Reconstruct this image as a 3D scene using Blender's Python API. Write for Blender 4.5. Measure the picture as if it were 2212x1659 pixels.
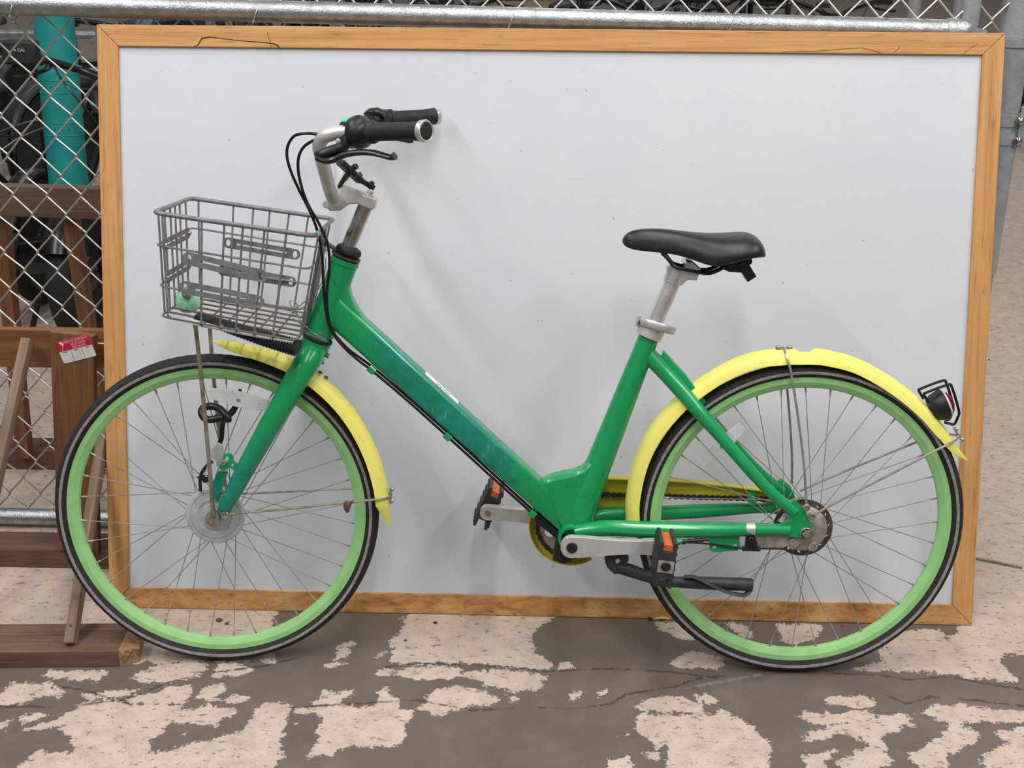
import bpy, bmesh, math, random
import numpy as np
from mathutils import Vector, Matrix
random.seed(7)
for o in list(bpy.data.objects):
    bpy.data.objects.remove(o)
SC = bpy.context.scene
COL = SC.collection

# ---------------------------------------------------------------- camera
CAM = np.array([0.0, -2.2052, 1.5189])
FPX, IW, IH = 2630.0, 2212.0, 1659.0
YAW, PITCH, ROLL = 0.0256, 0.3768, -0.0073
def _rot(yaw, pitch, roll):
    cy, sy, cp, sp, cr, sr = math.cos(yaw), math.sin(yaw), math.cos(pitch), math.sin(pitch), math.cos(roll), math.sin(roll)
    return (np.array([[cy, -sy, 0], [sy, cy, 0], [0, 0, 1]]) @ np.array([[1, 0, 0], [0, cp, sp], [0, -sp, cp]])
            @ np.array([[cr, 0, sr], [0, 1, 0], [-sr, 0, cr]]))
RC = _rot(YAW, PITCH, ROLL)           # columns: right, forward, up
cd = bpy.data.cameras.new('camera')
cd.sensor_width = 36.0
cd.lens = FPX / IW * 36.0
cd.clip_start = 0.05
cam = bpy.data.objects.new('camera', cd)
COL.objects.link(cam)
cam.matrix_world = Matrix(((RC[0, 0], RC[0, 2], -RC[0, 1], CAM[0]), (RC[1, 0], RC[1, 2], -RC[1, 1], CAM[1]),
                           (RC[2, 0], RC[2, 2], -RC[2, 1], CAM[2]), (0, 0, 0, 1)))
SC.camera = cam
# ---------------------------------------------------------------- world and lamps
wd = bpy.data.worlds.new('world'); SC.world = wd; wd.use_nodes = True
wd.node_tree.nodes['Background'].inputs[0].default_value = (0.93, 0.96, 1.0, 1)
wd.node_tree.nodes['Background'].inputs[1].default_value = 0.235
def strip_lamp(x, y, z, ln, power, wdt=0.22):
    l = bpy.data.lights.new('ceiling_strip_light', 'AREA'); l.shape = 'RECTANGLE'; l.size = wdt; l.size_y = ln
    l.energy = power; l.color = (1.0, 0.965, 0.92)
    o = bpy.data.objects.new('ceiling_strip_light', l); COL.objects.link(o); o.location = (x, y, z)
    return o
for lx, pw in ((-2.3, 105), (0.15, 85), (2.6, 105)):
    strip_lamp(lx, -1.5, 3.7, 4.2, pw)
    strip_lamp(lx, 5.5, 3.7, 4.2, 32)
SC.view_settings.view_transform = 'Standard'
SC.view_settings.look = 'None'
SC.view_settings.gamma = 1.0
SC.view_settings.use_curve_mapping = False
SC.view_settings.exposure = 0.0

# ---------------------------------------------------------------- measuring frames
TB, YB, XB, WB, HB = 0.2679, 0.1888, 0.0001, 1.972, 1.3103        # leaning whiteboard
LEAN = 0.1369                                                      # leaning bicycle
_A, _B = np.array([-.6692, -.0025, 0.]), np.array([.5379, .0023, 0.])
EX = (_B - _A) / np.linalg.norm(_B - _A)
_n0 = np.array([-EX[1], EX[0], 0.])
EZ = _n0 * math.sin(LEAN) + np.array([0, 0, math.cos(LEAN)])
EY = np.cross(EZ, EX)
STEER = 0.05
def _hit(px, py, p0, n):
    d = RC @ np.array([(px - IW / 2) / FPX, 1.0, -(py - IH / 2) / FPX])
    t = np.dot(p0 - CAM, n) / np.dot(d, n)
    return CAM + t * d
def K(px, py, v=0.0):
    "measured point in the bicycle's own frame (along, across, up), v metres across from its mid plane"
    P = _hit(px, py, EY * v, EY)
    return (float(P @ EX), float(P @ EY), float(P @ EZ))
def KK(v, *pts): return [K(x, y, v) for x, y in pts]
def KZ(v, *pts): return [(K(x, y, v)[0], K(x, y, v)[2]) for x, y in pts]
def K3(*pts): return [K(*p) for p in pts]
def WY(px, py, y): return tuple(float(c) for c in _hit(px, py, np.array([0, y, 0.]), np.array([0, 1., 0])))
def GZ(px, py, z=0.0): return tuple(float(c) for c in _hit(px, py, np.array([0, 0, z]), np.array([0, 0, 1.])))
def mirror(p): return (p[0] + 2 * STEER * p[1], -p[1], p[2])        # across the steered front end
def mirror0(p): return (p[0], -p[1], p[2])

# ---------------------------------------------------------------- mesh helpers
def V3(p): return Vector(p)
def join(*gs):
    V, F = [], []
    for g in gs:
        n = len(V); V += list(g[0]); F += [tuple(i + n for i in f) for f in g[1]]
    return (V, F)
def smooth(pts, k=5, closed=False):
    P = [np.array(p, float) for p in pts]; n = len(P); out = []
    rng = n if closed else n - 1
    for i in range(rng):
        p1, p2 = P[i], P[(i + 1) % n]
        p0 = P[(i - 1) % n] if (closed or i > 0) else p1 - (p2 - p1)
        p3 = P[(i + 2) % n] if (closed or i + 2 < n) else p2 + (p2 - p1)
        for j in range(k):
            t = j / k
            out.append(tuple(0.5 * ((2 * p1) + (-p0 + p2) * t + (2 * p0 - 5 * p1 + 4 * p2 - p3) * t * t + (-p0 + 3 * p1 - 3 * p2 + p3) * t ** 3)))
    if not closed: out.append(tuple(P[-1]))
    return out
def resamp(vals, n):
    return [float(x) for x in np.interp(np.linspace(0, 1, n), np.linspace(0, 1, len(vals)), vals)]
def frames(pts, closed=False, up=None):
    P = [Vector(p) for p in pts]; n = len(P); T = []
    for i in range(n):
        a = P[(i - 1) % n] if (closed or i > 0) else P[i]
        b = P[(i + 1) % n] if (closed or i < n - 1) else P[i]
        t = b - a
        T.append(t.normalized() if t.length > 1e-9 else Vector((1, 0, 0)))
    u = Vector(up) if up is not None else (Vector((0, 0, 1)) if abs(T[0].z) < .9 else Vector((1, 0, 0)))
    N = []
    for i in range(n):
        if up is not None: u = Vector(up)
        u = (u - T[i] * u.dot(T[i]))
        if u.length < 1e-6: u = T[i].orthogonal()
        u.normalize(); N.append(u.copy())
    return P, T, N
def sweep(pts, prof, closed=False, cap=True, up=None, scale=None):
    "prof: list of (a, b) in the frame (normal, binormal), or a function of the index that returns it"
    P, T, N = frames(pts, closed, up); V, F = [], []
    m = None
    for i, (p, t, nn) in enumerate(zip(P, T, N)):
        b = t.cross(nn)
        pr = prof(i) if callable(prof) else prof
        s = 1.0 if scale is None else scale[i]
        m = len(pr)
        for (x, y) in pr: V.append(tuple(p + nn * (x * s) + b * (y * s)))
    L = len(P)
    for i in range(L if closed else L - 1):
        for j in range(m):
            a, b_ = i * m + j, i * m + (j + 1) % m
            c, d = ((i + 1) % L) * m + (j + 1) % m, ((i + 1) % L) * m + j
            F.append((a, b_, c, d))
    if cap and not closed:
        F.append(tuple(range(m))[::-1]); F.append(tuple((L - 1) * m + j for j in range(m)))
    return (V, F)
def circ(n, r=1.0, ph=0.0): return [(r * math.cos(2 * math.pi * i / n + ph), r * math.sin(2 * math.pi * i / n + ph)) for i in range(n)]
def tube(pts, r, n=12, closed=False, cap=True, k=0, oval=None):
    if k: pts = smooth(pts, k, closed)
    if isinstance(r, (list, tuple)): r = resamp(r, len(pts))
    else: r = [r] * len(pts)
    pr = circ(n)
    if oval: pr = [(a * oval[0], b * oval[1]) for a, b in pr]
    return sweep(pts, pr, closed, cap, scale=r)
def lathe(prof, n=32, c=(0, 0, 0), closed=False, ax=(0, 1, 0), mod=None):
    "prof: (radius, axial) pairs turned about the axis ax through c"
    a = Vector(ax).normalized(); e1 = a.orthogonal().normalized()
    if abs(a.y) > .99: e1 = Vector((1, 0, 0))
    e2 = a.cross(e1); V, F = [], []; m = len(prof); c = Vector(c)
    for i in range(n):
        th = 2 * math.pi * i / n; d = e1 * math.cos(th) + e2 * math.sin(th)
        for j, (r, x) in enumerate(prof):
            if mod: r = r + mod(i, j)
            V.append(tuple(c + d * r + a * x))
    for i in range(n):
        for j in range(m if closed else m - 1):
            j2 = (j + 1) % m; i2 = (i + 1) % n
            F.append((i * m + j, i2 * m + j, i2 * m + j2, i * m + j2))
    if not closed:
        if prof[0][0] > 1e-6: F.append(tuple(i * m for i in range(n)))
        if prof[-1][0] > 1e-6: F.append(tuple(i * m + m - 1 for i in range(n))[::-1])
    return (V, F)
def box(c, s, R=None):
    x, y, z = s[0] / 2, s[1] / 2, s[2] / 2
    V = [Vector(v) for v in ((-x, -y, -z), (x, -y, -z), (x, y, -z), (-x, y, -z), (-x, -y, z), (x, -y, z), (x, y, z), (-x, y, z))]
    if R is not None: V = [R @ v for v in V]
    V = [tuple(v + Vector(c)) for v in V]
    return (V, [(0, 3, 2, 1), (4, 5, 6, 7), (0, 1, 5, 4), (1, 2, 6, 5), (2, 3, 7, 6), (3, 0, 4, 7)])
def bar(p0, p1, w, h, up=(0, 0, 1), ch=0.0):
    "rectangular bar, h along up, w across, optional chamfer"
    a, b = h / 2, w / 2
    if ch: pr = [(a, b - ch), (a - ch, b), (-a + ch, b), (-a, b - ch), (-a, -b + ch), (-a + ch, -b), (a - ch, -b), (a, -b + ch)]
    else: pr = [(a, b), (-a, b), (-a, -b), (a, -b)]
    return sweep([p0, p1], pr, up=up)
def plate(outline, y0, y1, holes=()):
    "flat plate cut from an outline of (x, z) points, from y0 to y1, with holes"
    bm = bmesh.new(); es = []
    for loop in [outline] + list(holes):
        vs = [bm.verts.new((x, y0, z)) for x, z in loop]
        es += [bm.edges.new((vs[i], vs[(i + 1) % len(vs)])) for i in range(len(vs))]
    bmesh.ops.triangle_fill(bm, edges=es, use_beauty=True)
    fs = list(bm.faces)
    r = bmesh.ops.extrude_face_region(bm, geom=fs)
    bmesh.ops.translate(bm, verts=[g for g in r['geom'] if isinstance(g, bmesh.types.BMVert)], vec=(0, y1 - y0, 0))
    bmesh.ops.recalc_face_normals(bm, faces=list(bm.faces))
    bm.verts.index_update()
    g = ([tuple(v.co) for v in bm.verts], [tuple(v.index for v in f.verts) for f in bm.faces]); bm.free()
    return g
def ring2(c, r, n=16, ry=None): return [(c[0] + r * math.cos(2 * math.pi * i / n), c[1] + (ry or r) * math.sin(2 * math.pi * i / n)) for i in range(n)]
def xform(g, M): return ([tuple(M @ Vector(v)) for v in g[0]], g[1])
def bolt(c, r=.006, d=.005, ax=(0, -1, 0), n=12):
    return lathe([(0, d * .5), (r * .42, d * .5), (r * .5, d), (r * .85, d), (r, d * .75), (r, 0)], n, c, ax=ax)
def nut(c, r=.008, d=.007, ax=(0, -1, 0)): return lathe([(0, d), (r * .9, d), (r, d * .85), (r, 0)], 6, c, ax=ax)

def mesh(name, g, smooth_=True, ang=38):
    me = bpy.data.meshes.new(name); me.from_pydata([tuple(v) for v in g[0]], [], g[1])
    bm = bmesh.new(); bm.from_mesh(me); bmesh.ops.recalc_face_normals(bm, faces=list(bm.faces)); bm.to_mesh(me); bm.free()
    if smooth_:
        me.polygons.foreach_set('use_smooth', [True] * len(me.polygons))
        me.set_sharp_from_angle(angle=math.radians(ang))
    me.update()
    return me
def put(name, me, m=None, parent=None):
    o = bpy.data.objects.new(name, me); COL.objects.link(o)
    if m is not None and not me.materials: me.materials.append(M_[m] if isinstance(m, str) else m)
    if parent: o.parent = parent
    return o
def obj(name, g, m, parent=None, sm=True, ang=38, bev=0, label=None):
    o = put(name, mesh(name, g, sm, ang), m, parent)
    if bev:
        b = o.modifiers.new('bevel', 'BEVEL'); b.width = bev; b.segments = 2; b.limit_method = 'ANGLE'; b.angle_limit = math.radians(40)
    if label: o['label'] = label
    return o
def empty(name, loc=(0, 0, 0)):
    o = bpy.data.objects.new(name, None); COL.objects.link(o); o.location = loc; o.empty_display_size = .05; return o
def tag(o, label, cat, group=None, kind=None):
    o['label'] = label; o['category'] = cat
    if group: o['group'] = group
    if kind: o['kind'] = kind
    return o
def copy_tree(o, parent=None):
    c = o.copy(); COL.objects.link(c); c.parent = parent
    for ch in list(o.children): copy_tree(ch, c)
    return c

# ---------------------------------------------------------------- materials
M_ = {}
def lin(c): return tuple(((x / 255) / 12.92 if x / 255 <= .04045 else ((x / 255 + .055) / 1.055) ** 2.4) for x in c) + (1,)
class NT:
    def __init__(s, name):
        s.m = bpy.data.materials.new(name); s.m.use_nodes = True; s.t = s.m.node_tree; s.b = s.t.nodes['Principled BSDF']; M_[name] = s.m
        s.tc = None
    def n(s, typ, **kw):
        x = s.t.nodes.new(typ)
        for k, v in kw.items(): setattr(x, k, v)
        return x
    def l(s, a, b): s.t.links.new(a, b)
    def co(s, stretch=None, which='Object'):
        if s.tc is None: s.tc = s.n('ShaderNodeTexCoord')
        if not stretch: return s.tc.outputs[which]
        mp = s.n('ShaderNodeMapping'); mp.inputs['Scale'].default_value = stretch; s.l(s.tc.outputs[which], mp.inputs[0]); return mp.outputs[0]
    def noise(s, sc, det=4, rough=.55, stretch=None, dist=0, vec=None):
        x = s.n('ShaderNodeTexNoise'); x.inputs['Scale'].default_value = sc; x.inputs['Detail'].default_value = det
        x.inputs['Roughness'].default_value = rough; x.inputs['Distortion'].default_value = dist
        s.l(vec if vec is not None else s.co(stretch), x.inputs['Vector']); return x.outputs['Fac']
    def ramp(s, src, *st):
        r = s.n('ShaderNodeValToRGB'); e = r.color_ramp.elements
        while len(e) < len(st): e.new(.5)
        for q, (p, c) in zip(e, st): q.position = p; q.color = c if len(c) == 4 else tuple(c) + (1,)
        s.l(src, r.inputs[0]); return r.outputs[0]
    def mix(s, fac, a, b):
        x = s.n('ShaderNodeMix', data_type='RGBA')
        for sock, v in ((x.inputs[0], fac), (x.inputs[6], a), (x.inputs[7], b)):
            if isinstance(v, (int, float)): sock.default_value = v
            elif isinstance(v, tuple): sock.default_value = v if len(v) == 4 else v + (1,)
            else: s.l(v, sock)
        return x.outputs[2]
    def math(s, op, a, b=0.0, c=None, clamp=False):
        x = s.n('ShaderNodeMath', operation=op, use_clamp=clamp)
        for i, v in enumerate((a, b) if c is None else (a, b, c)):
            if isinstance(v, (int, float)): x.inputs[i].default_value = v
            else: s.l(v, x.inputs[i])
        return x.outputs[0]
    def step(s, src, lo, hi):
        x = s.n('ShaderNodeMapRange', interpolation_type='SMOOTHSTEP'); s.l(src, x.inputs[0])
        x.inputs[1].default_value = lo; x.inputs[2].default_value = hi; return x.outputs[0]
    def bump(s, src, strength, dist=.002):
        x = s.n('ShaderNodeBump'); x.inputs['Strength'].default_value = strength; x.inputs['Distance'].default_value = dist
        s.l(src, x.inputs['Height']); s.l(x.outputs[0], s.b.inputs['Normal'])
    def set(s, col=None, rough=.5, metal=0., spec=None, coat=0., trans=0., ior=None):
        if col is not None:
            if isinstance(col, tuple): s.b.inputs['Base Color'].default_value = col if len(col) == 4 else col + (1,)
            else: s.l(col, s.b.inputs['Base Color'])
        for k, v in (('Roughness', rough), ('Metallic', metal), ('Coat Weight', coat), ('Transmission Weight', trans)):
            if isinstance(v, (int, float)): s.b.inputs[k].default_value = v
            else: s.l(v, s.b.inputs[k])
        if spec is not None: s.b.inputs['Specular IOR Level'].default_value = spec
        if ior: s.b.inputs['IOR'].default_value = ior
        return s.m
def plain(name, c1, c2=None, sc=25, rough=.5, metal=0., bump=0., bsc=300, coat=0., spec=None, det=5, stretch=None, lo=.35, hi=.65):
    t = NT(name); c1 = lin(c1)
    col = c1 if c2 is None else t.ramp(t.noise(sc, det, stretch=stretch), (lo, c1), (hi, lin(c2)))
    if bump: t.bump(t.noise(bsc, 3), bump)
    t.set(col, rough, metal, spec, coat); return t.m
plain('tyre', (30, 29, 30), (42, 40, 40), 60, .75, bump=.25, bsc=500)
plain('tyre_stripe', (160, 152, 156), (132, 124, 124), 90, .5)
plain('rim_green', (162, 216, 146), (146, 204, 132), 30, .45, lo=.3, hi=.7)
plain('steel', (190, 188, 184), (156, 152, 145), 60, .32, .7)
plain('spoke_steel', (188, 186, 182), (160, 157, 152), 40, .35, .5)
plain('rusty_steel', (176, 169, 158), (138, 126, 110), 45, .4, .6)
plain('alloy', (226, 224, 222), (204, 201, 198), 40, .3, .65)
plain('alloy_matte', (214, 211, 211), (194, 190, 189), 30, .38, .4)
plain('dirty_alloy', (196, 188, 182), (150, 138, 128), 55, .5, .4)
plain('brake_disc', (120, 108, 98), (84, 74, 66), 70, .5, .7)
plain('zinc_plate', (196, 202, 205), (176, 181, 183), 55, .42, .2, bump=.05, bsc=600)
plain('chrome', (205, 203, 200), (170, 160, 146), 50, .14, 1.0)
plain('black_plastic', (24, 24, 25), (34, 34, 35), 40, .42)
plain('black_rubber', (27, 27, 29), (38, 38, 40), 50, .62)
plain('kickstand_black', (40, 41, 44), (58, 59, 62), 45, .55)
plain('saddle_black', (26, 26, 30), (35, 35, 39), 30, .40, bump=.12, bsc=700)
plain('cable_black', (22, 23, 22), None, rough=.35)
plain('chain_steel', (96, 88, 82), (62, 55, 50), 120, .45, .8)
plain('basket_grey', (140, 140, 145), (118, 117, 120), 60, .45, .3)
plain('basket_rust', (126, 121, 118), (106, 92, 84), 80, .55, .3)
plain('amber', (222, 122, 52), (196, 92, 40), 120, .3)
plain('red_lens', (150, 22, 40), (110, 10, 22), 60, .15)
plain('mint_plastic', (150, 205, 172), (120, 180, 146), 60, .4)
plain('teal_sticker', (60, 205, 170), None, rough=.4)
plain('yellow_sticker', (235, 235, 165), None, rough=.5)
plain('white_sticker', (236, 240, 242), None, rough=.45)
plain('print_black', (25, 25, 25), None, rough=.6)
plain('print_pink', (246, 190, 200), None, rough=.5)
plain('sticker_red', (196, 30, 66), (180, 24, 56), 60, .45)
plain('sticker_white', (226, 222, 220), (208, 204, 202), 80, .5)
plain('dark_leaf', (120, 92, 80), (90, 66, 56), 200, .8)
plain('yellow_paper', (205, 200, 90), None, rough=.7)
plain('strip_grey', (128, 126, 118), (96, 92, 86), 60, .6)
plain('black_paint', (16, 16, 18), (26, 26, 29), 20, .3)
plain('dark_grey_paint', (44, 44, 48), (58, 58, 62), 15, .38)
plain('silver_paint', (150, 152, 158), (120, 122, 128), 25, .35, .6)
plain('pink_paint', (205, 40, 92), (220, 90, 130), 15, .3)
plain('teal_paint', (22, 152, 150), (14, 130, 130), 18, .55, lo=.25, hi=.75)
plain('lock_black', (38, 36, 36), (20, 19, 19), 260, .7)
plain('wall_paint', (150, 150, 148), (140, 140, 138), 2, .8)
plain('pallet_wood', (205, 176, 138), (176, 146, 108), 10, .8, stretch=(1, 14, 14))

t = NT('clear_reflector'); t.bump(t.noise(900, 1, stretch=(1, 1, 1)), .7); t.set((.95, .95, .96, 1), .2, 0, .9, trans=.25)
t = NT('fender_yellow')
nz = t.noise(6, 4); col = t.ramp(nz, (.3, lin((244, 234, 104))), (.7, lin((247, 240, 134))))
col = t.mix(t.math('MULTIPLY', t.step(t.noise(70, 5, .7), .6, .72), .35), col, lin((150, 140, 70)))
t.set(col, .42, 0, .5)
t = NT('guard_yellow'); col = t.ramp(t.noise(14, 5), (.35, lin((216, 200, 62))), (.7, lin((198, 178, 52)))); t.set(col, .5)
def green(name, zones):
    "glossy green paint; zones: (axis, on0, on1, off0, off1) ranges of the part's own length that are scuffed teal"
    t = NT(name)
    base = t.ramp(t.noise(9, 4), (.3, lin((22, 158, 92))), (.7, lin((18, 148, 84))))
    sep = t.n('ShaderNodeSeparateXYZ'); t.l(t.co(), sep.inputs[0])
    f = None
    wob = t.noise(22, 4)
    for ax, a, b, c, d in zones:
        src = t.math('ADD', sep.outputs[ax], t.math('MULTIPLY', t.math('SUBTRACT', wob, .5), .09))
        g = t.math('MULTIPLY', t.step(src, a, b), t.math('SUBTRACT', 1.0, t.step(src, c, d)))
        f = g if f is None else t.math('MAXIMUM', f, g)
    if f is not None:
        teal = t.ramp(t.noise(30, 6, .65), (.35, lin((12, 128, 98))), (.5, lin((20, 134, 112))), (.62, lin((28, 140, 128))), (.72, lin((70, 165, 160))))
        scr = t.math('MULTIPLY', t.step(t.noise(90, 5, .7, stretch=(1, 1, .35)), .60, .68), .55)
        teal = t.mix(scr, teal, lin((130, 160, 140)))
        col = t.mix(f, base, teal)
    else: col = base
    dirt = t.math('MULTIPLY', t.step(t.noise(14, 6, .65), .60, .74), .5)
    col = t.mix(dirt, col, lin((22, 78, 46)))
    t.set(col, .26, 0, .5, coat=.25)
    return t.m
green('frame_green', ((0, -.365, -.30, -.075, -.04),))
green('fork_green', ((2, -.2, -.1, .44, .54),))
green('plain_green', ())

def wood(name, ca, cb, cc, along=3.0, across=70., rough=.55, knots=False, scuff=.3):
    t = NT(name)
    n1 = t.noise(1.0, 5, .6, stretch=(along, across, across), dist=.4)
    n2 = t.noise(1.0, 3, .5, stretch=(along * 4, across * 5, across * 5))
    col = t.ramp(n1, (.3, lin(ca)), (.52, lin(cb)), (.72, lin(cc)))
    col = t.mix(t.math('MULTIPLY', t.step(n2, .56, .7), .45), col, lin(tuple(x * .55 for x in ca)))
    col = t.mix(t.math('MULTIPLY', t.step(t.noise(16, 6, .7), .62, .76), scuff), col, lin((60, 44, 30)))
    t.bump(n2, .15); t.set(col, rough, 0, .4); return t.m
wood('oak', (180, 126, 74), (202, 150, 94), (212, 162, 106))
wood('oak_bottom', (150, 96, 50), (198, 144, 88), (218, 172, 116), along=13., across=30., scuff=.2)
wood('rack_wood', (104, 68, 42), (126, 86, 56), (146, 104, 70), along=2.5, across=50., rough=.75, scuff=.5)
wood('rack_wood_grey', (112, 92, 76), (134, 112, 94), (160, 138, 118), along=3, across=60., rough=.85, scuff=.5)
wood('rack_wood_red', (88, 66, 54), (106, 82, 68), (126, 102, 86), along=2.5, across=40., rough=.7, scuff=.4)
wood('split_wood', (128, 98, 72), (168, 136, 104), (96, 70, 50), along=30, across=90., rough=.9)

t = NT('board_white')
col = t.ramp(t.noise(2.2, 5), (.3, lin((208, 211, 220))), (.7, lin((216, 218, 226))))
sp = t.math('MULTIPLY', t.step(t.noise(75, 2, .5), .765, .775), .55)
col = t.mix(sp, col, lin((110, 108, 112)))
sp2 = t.math('MULTIPLY', t.step(t.noise(1.0, 4, .6, stretch=(3, 1, 60)), .70, .73), .12)
col = t.mix(sp2, col, lin((120, 118, 120)))
t.bump(t.noise(260, 2), .05); t.set(col, .38, 0, .45)
t = NT('galvanized')
col = t.ramp(t.noise(40, 4, .6), (.35, lin((158, 162, 166))), (.65, lin((190, 193, 196))))
t.bump(t.noise(230, 4, .6), .45, .003); t.set(col, .3, .85)
t = NT('galvanized_dull')
col = t.ramp(t.noise(30, 5, .6), (.35, lin((150, 156, 160))), (.65, lin((172, 177, 181))))
t.bump(t.noise(200, 4), .3); t.set(col, .5, .3)
plain('mesh_wire', (196, 196, 190), (172, 171, 164), 60, .38, .75)
# ================================================================ the setting: floor with peeled paint, back wall
def Lc(*pts): return [(x / 2, 1260 + y / 2) for x, y in pts]
def Rc(*pts): return [(1106 + x / 2, 1260 + y / 2) for x, y in pts]
PEEL = [
 Lc((60,800),(90,780),(160,730),(330,720),(290,650),(250,620),(100,635),(230,590),(330,540),(330,515),(500,505),(560,530),(720,525),(830,545),(870,530),(1010,540),(1015,570),(930,615),(800,605),(740,600),(700,650),(640,690),(630,730),(740,720),(830,690),(950,665),(1050,630),(1100,570),(1130,520),(1190,515),(1260,530),(1250,565),(1235,620),(1210,680),(1220,750),(1170,820),(60,820)),
 Lc((1340,545),(1350,510),(1400,470),(1510,462),(1520,480),(1470,530),(1620,530),(1640,490),(1630,470),(1665,450),(1690,470),(1730,540),(1790,545),(1770,590),(1760,640),(1720,710),(1560,705),(1500,700),(1430,745),(1340,755),(1340,730),(1370,690),(1370,620),(1390,590),(1350,565),(1270,560),(1270,535)),
 Lc((560,410),(640,360),(800,335),(900,350),(890,380),(800,425),(640,435)), Lc((895,405),(960,350),(1060,345),(1100,380),(1000,405)),
 Lc((-30,500),(60,430),(110,428),(200,430),(290,470),(260,490),(180,490),(110,525),(-30,525)), Lc((190,400),(200,375),(400,375),(460,390),(430,425),(300,415)),
 Lc((330,475),(500,465),(590,460),(540,485),(400,505)), Lc((530,500),(760,440),(840,440),(830,490),(790,520),(560,515)),
 Lc((830,500),(880,455),(970,435),(985,470),(900,505)), Lc((910,500),(1070,480),(1060,500),(1000,525)), Lc((1455,270),(1520,252),(1500,325),(1450,330)),
 Lc((1415,352),(1500,335),(1512,345),(1420,357)), Lc((1630,320),(1640,298),(1668,296),(1640,318)),
 Lc((1770,60),(2480,60),(2420,140),(2320,190),(2300,240),(2312,300),(2392,340),(2392,365),(2200,372),(2130,350),(2000,345),(1900,345),(1790,355),(1680,350),(1700,300),(1690,245),(1720,220),(1740,180)),
 Lc((1630,390),(1660,370),(1790,365),(1900,350),(2000,370),(1990,400),(1850,425),(1700,400)), Lc((2000,380),(2212,372),(2370,400),(2320,470),(2212,470),(2100,440),(2000,400)),
 Lc((1810,540),(1840,490),(1900,450),(1960,440),(2080,470),(2160,500),(2140,520),(2000,540),(1910,575)), Lc((80,590),(180,550),(220,575),(110,605)), Lc((-40,600),(50,590),(30,640),(-40,640)),
 Lc((560,90),(1195,90),(1190,140),(1165,230),(1180,330),(1220,350),(1100,342),(900,330),(700,350),(580,345),(590,300)),
 Lc((-400,-700),(480,-700),(560,110),(600,230),(560,200),(-400,200)),
 Lc((1255,600),(1290,598),(1285,612),(1258,612)), Lc((770,650),(815,645),(800,655),(775,656)),
 Rc((205,345),(250,340),(285,370),(210,370)), Rc((250,500),(262,478),(296,470),(290,495),(255,512)), Rc((362,470),(410,458),(428,478),(385,487)), Rc((-20,490),(35,488),(30,505),(-20,510)),
 Rc((610,165),(720,165),(800,245),(740,245),(640,205)), Rc((1150,180),(1330,175),(1330,230),(1250,270),(1160,245)), Rc((930,170),(1020,180),(1060,240),(1000,235)),
 Rc((680,350),(690,325),(780,300),(880,315),(925,350),(890,375),(800,360),(720,370)), Rc((540,530),(600,490),(660,485),(820,510),(810,550),(740,560),(600,555)),
 Rc((770,480),(840,475),(890,520),(800,510)), Rc((530,630),(550,570),(680,570),(940,555),(1020,600),(1050,640),(1110,680),(1120,710),(1090,820),(660,820),(670,700),(600,690)),
 Rc((420,760),(500,755),(510,800),(430,800)), Rc((570,715),(630,715),(625,765),(580,760)), Rc((460,655),(510,645),(505,665)),
 Rc((1330,500),(1480,485),(1560,500),(1575,530),(1500,540),(1370,525)), Rc((1215,570),(1280,560),(1560,550),(1600,590),(1500,610),(1300,605)),
 Rc((1250,690),(1280,640),(1500,590),(1650,560),(1700,570),(1725,610),(1660,640),(1600,660),(1610,730),(1640,770),(1560,820),(1440,820),(1400,770),(1540,700),(1440,640),(1320,680)),
 Rc((1250,750),(1400,710),(1390,740),(1330,820),(1290,820)), Rc((1740,560),(1840,520),(2300,560),(2300,605),(1940,600),(1800,580)),
 Rc((1710,740),(1850,660),(1900,600),(2010,650),(2000,690),(1900,740),(1880,820),(1770,820)), Rc((2070,640),(2300,600),(2300,820),(2040,820),(2030,740),(2150,690)),
 Rc((1470,372),(1600,330),(1590,300),(1650,200),(1850,200),(1880,250),(1920,200),(1960,160),(2000,-900),(2600,-900),(2600,290),(2120,310),(2110,340),(2190,430),(1960,410),(1880,390),(1700,385)),
]
CRACKS = [[(-60,1474),(0,1472),(100,1478),(180,1490),(258,1515),(300,1500),(360,1475),(440,1455),(560,1440),(650,1420)],
 [(835,1440),(900,1432),(1000,1436),(1100,1440),(1180,1450),(1250,1446),(1330,1444),(1460,1452),(1550,1465)],
 [(-60,1525),(100,1527),(180,1522),(258,1512),(290,1526)], [(1165,1528),(1250,1530),(1320,1520),(1350,1500),(1460,1482),(1520,1462),(1645,1458)],
 [(1800,1455),(1900,1458),(1960,1468),(2050,1462),(2212,1490)], [(1900,1495),(1960,1520),(2010,1505),(2100,1512),(2212,1525)], [(555,1505),(600,1530),(900,1512),(1020,1534),(1110,1530)]]
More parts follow.
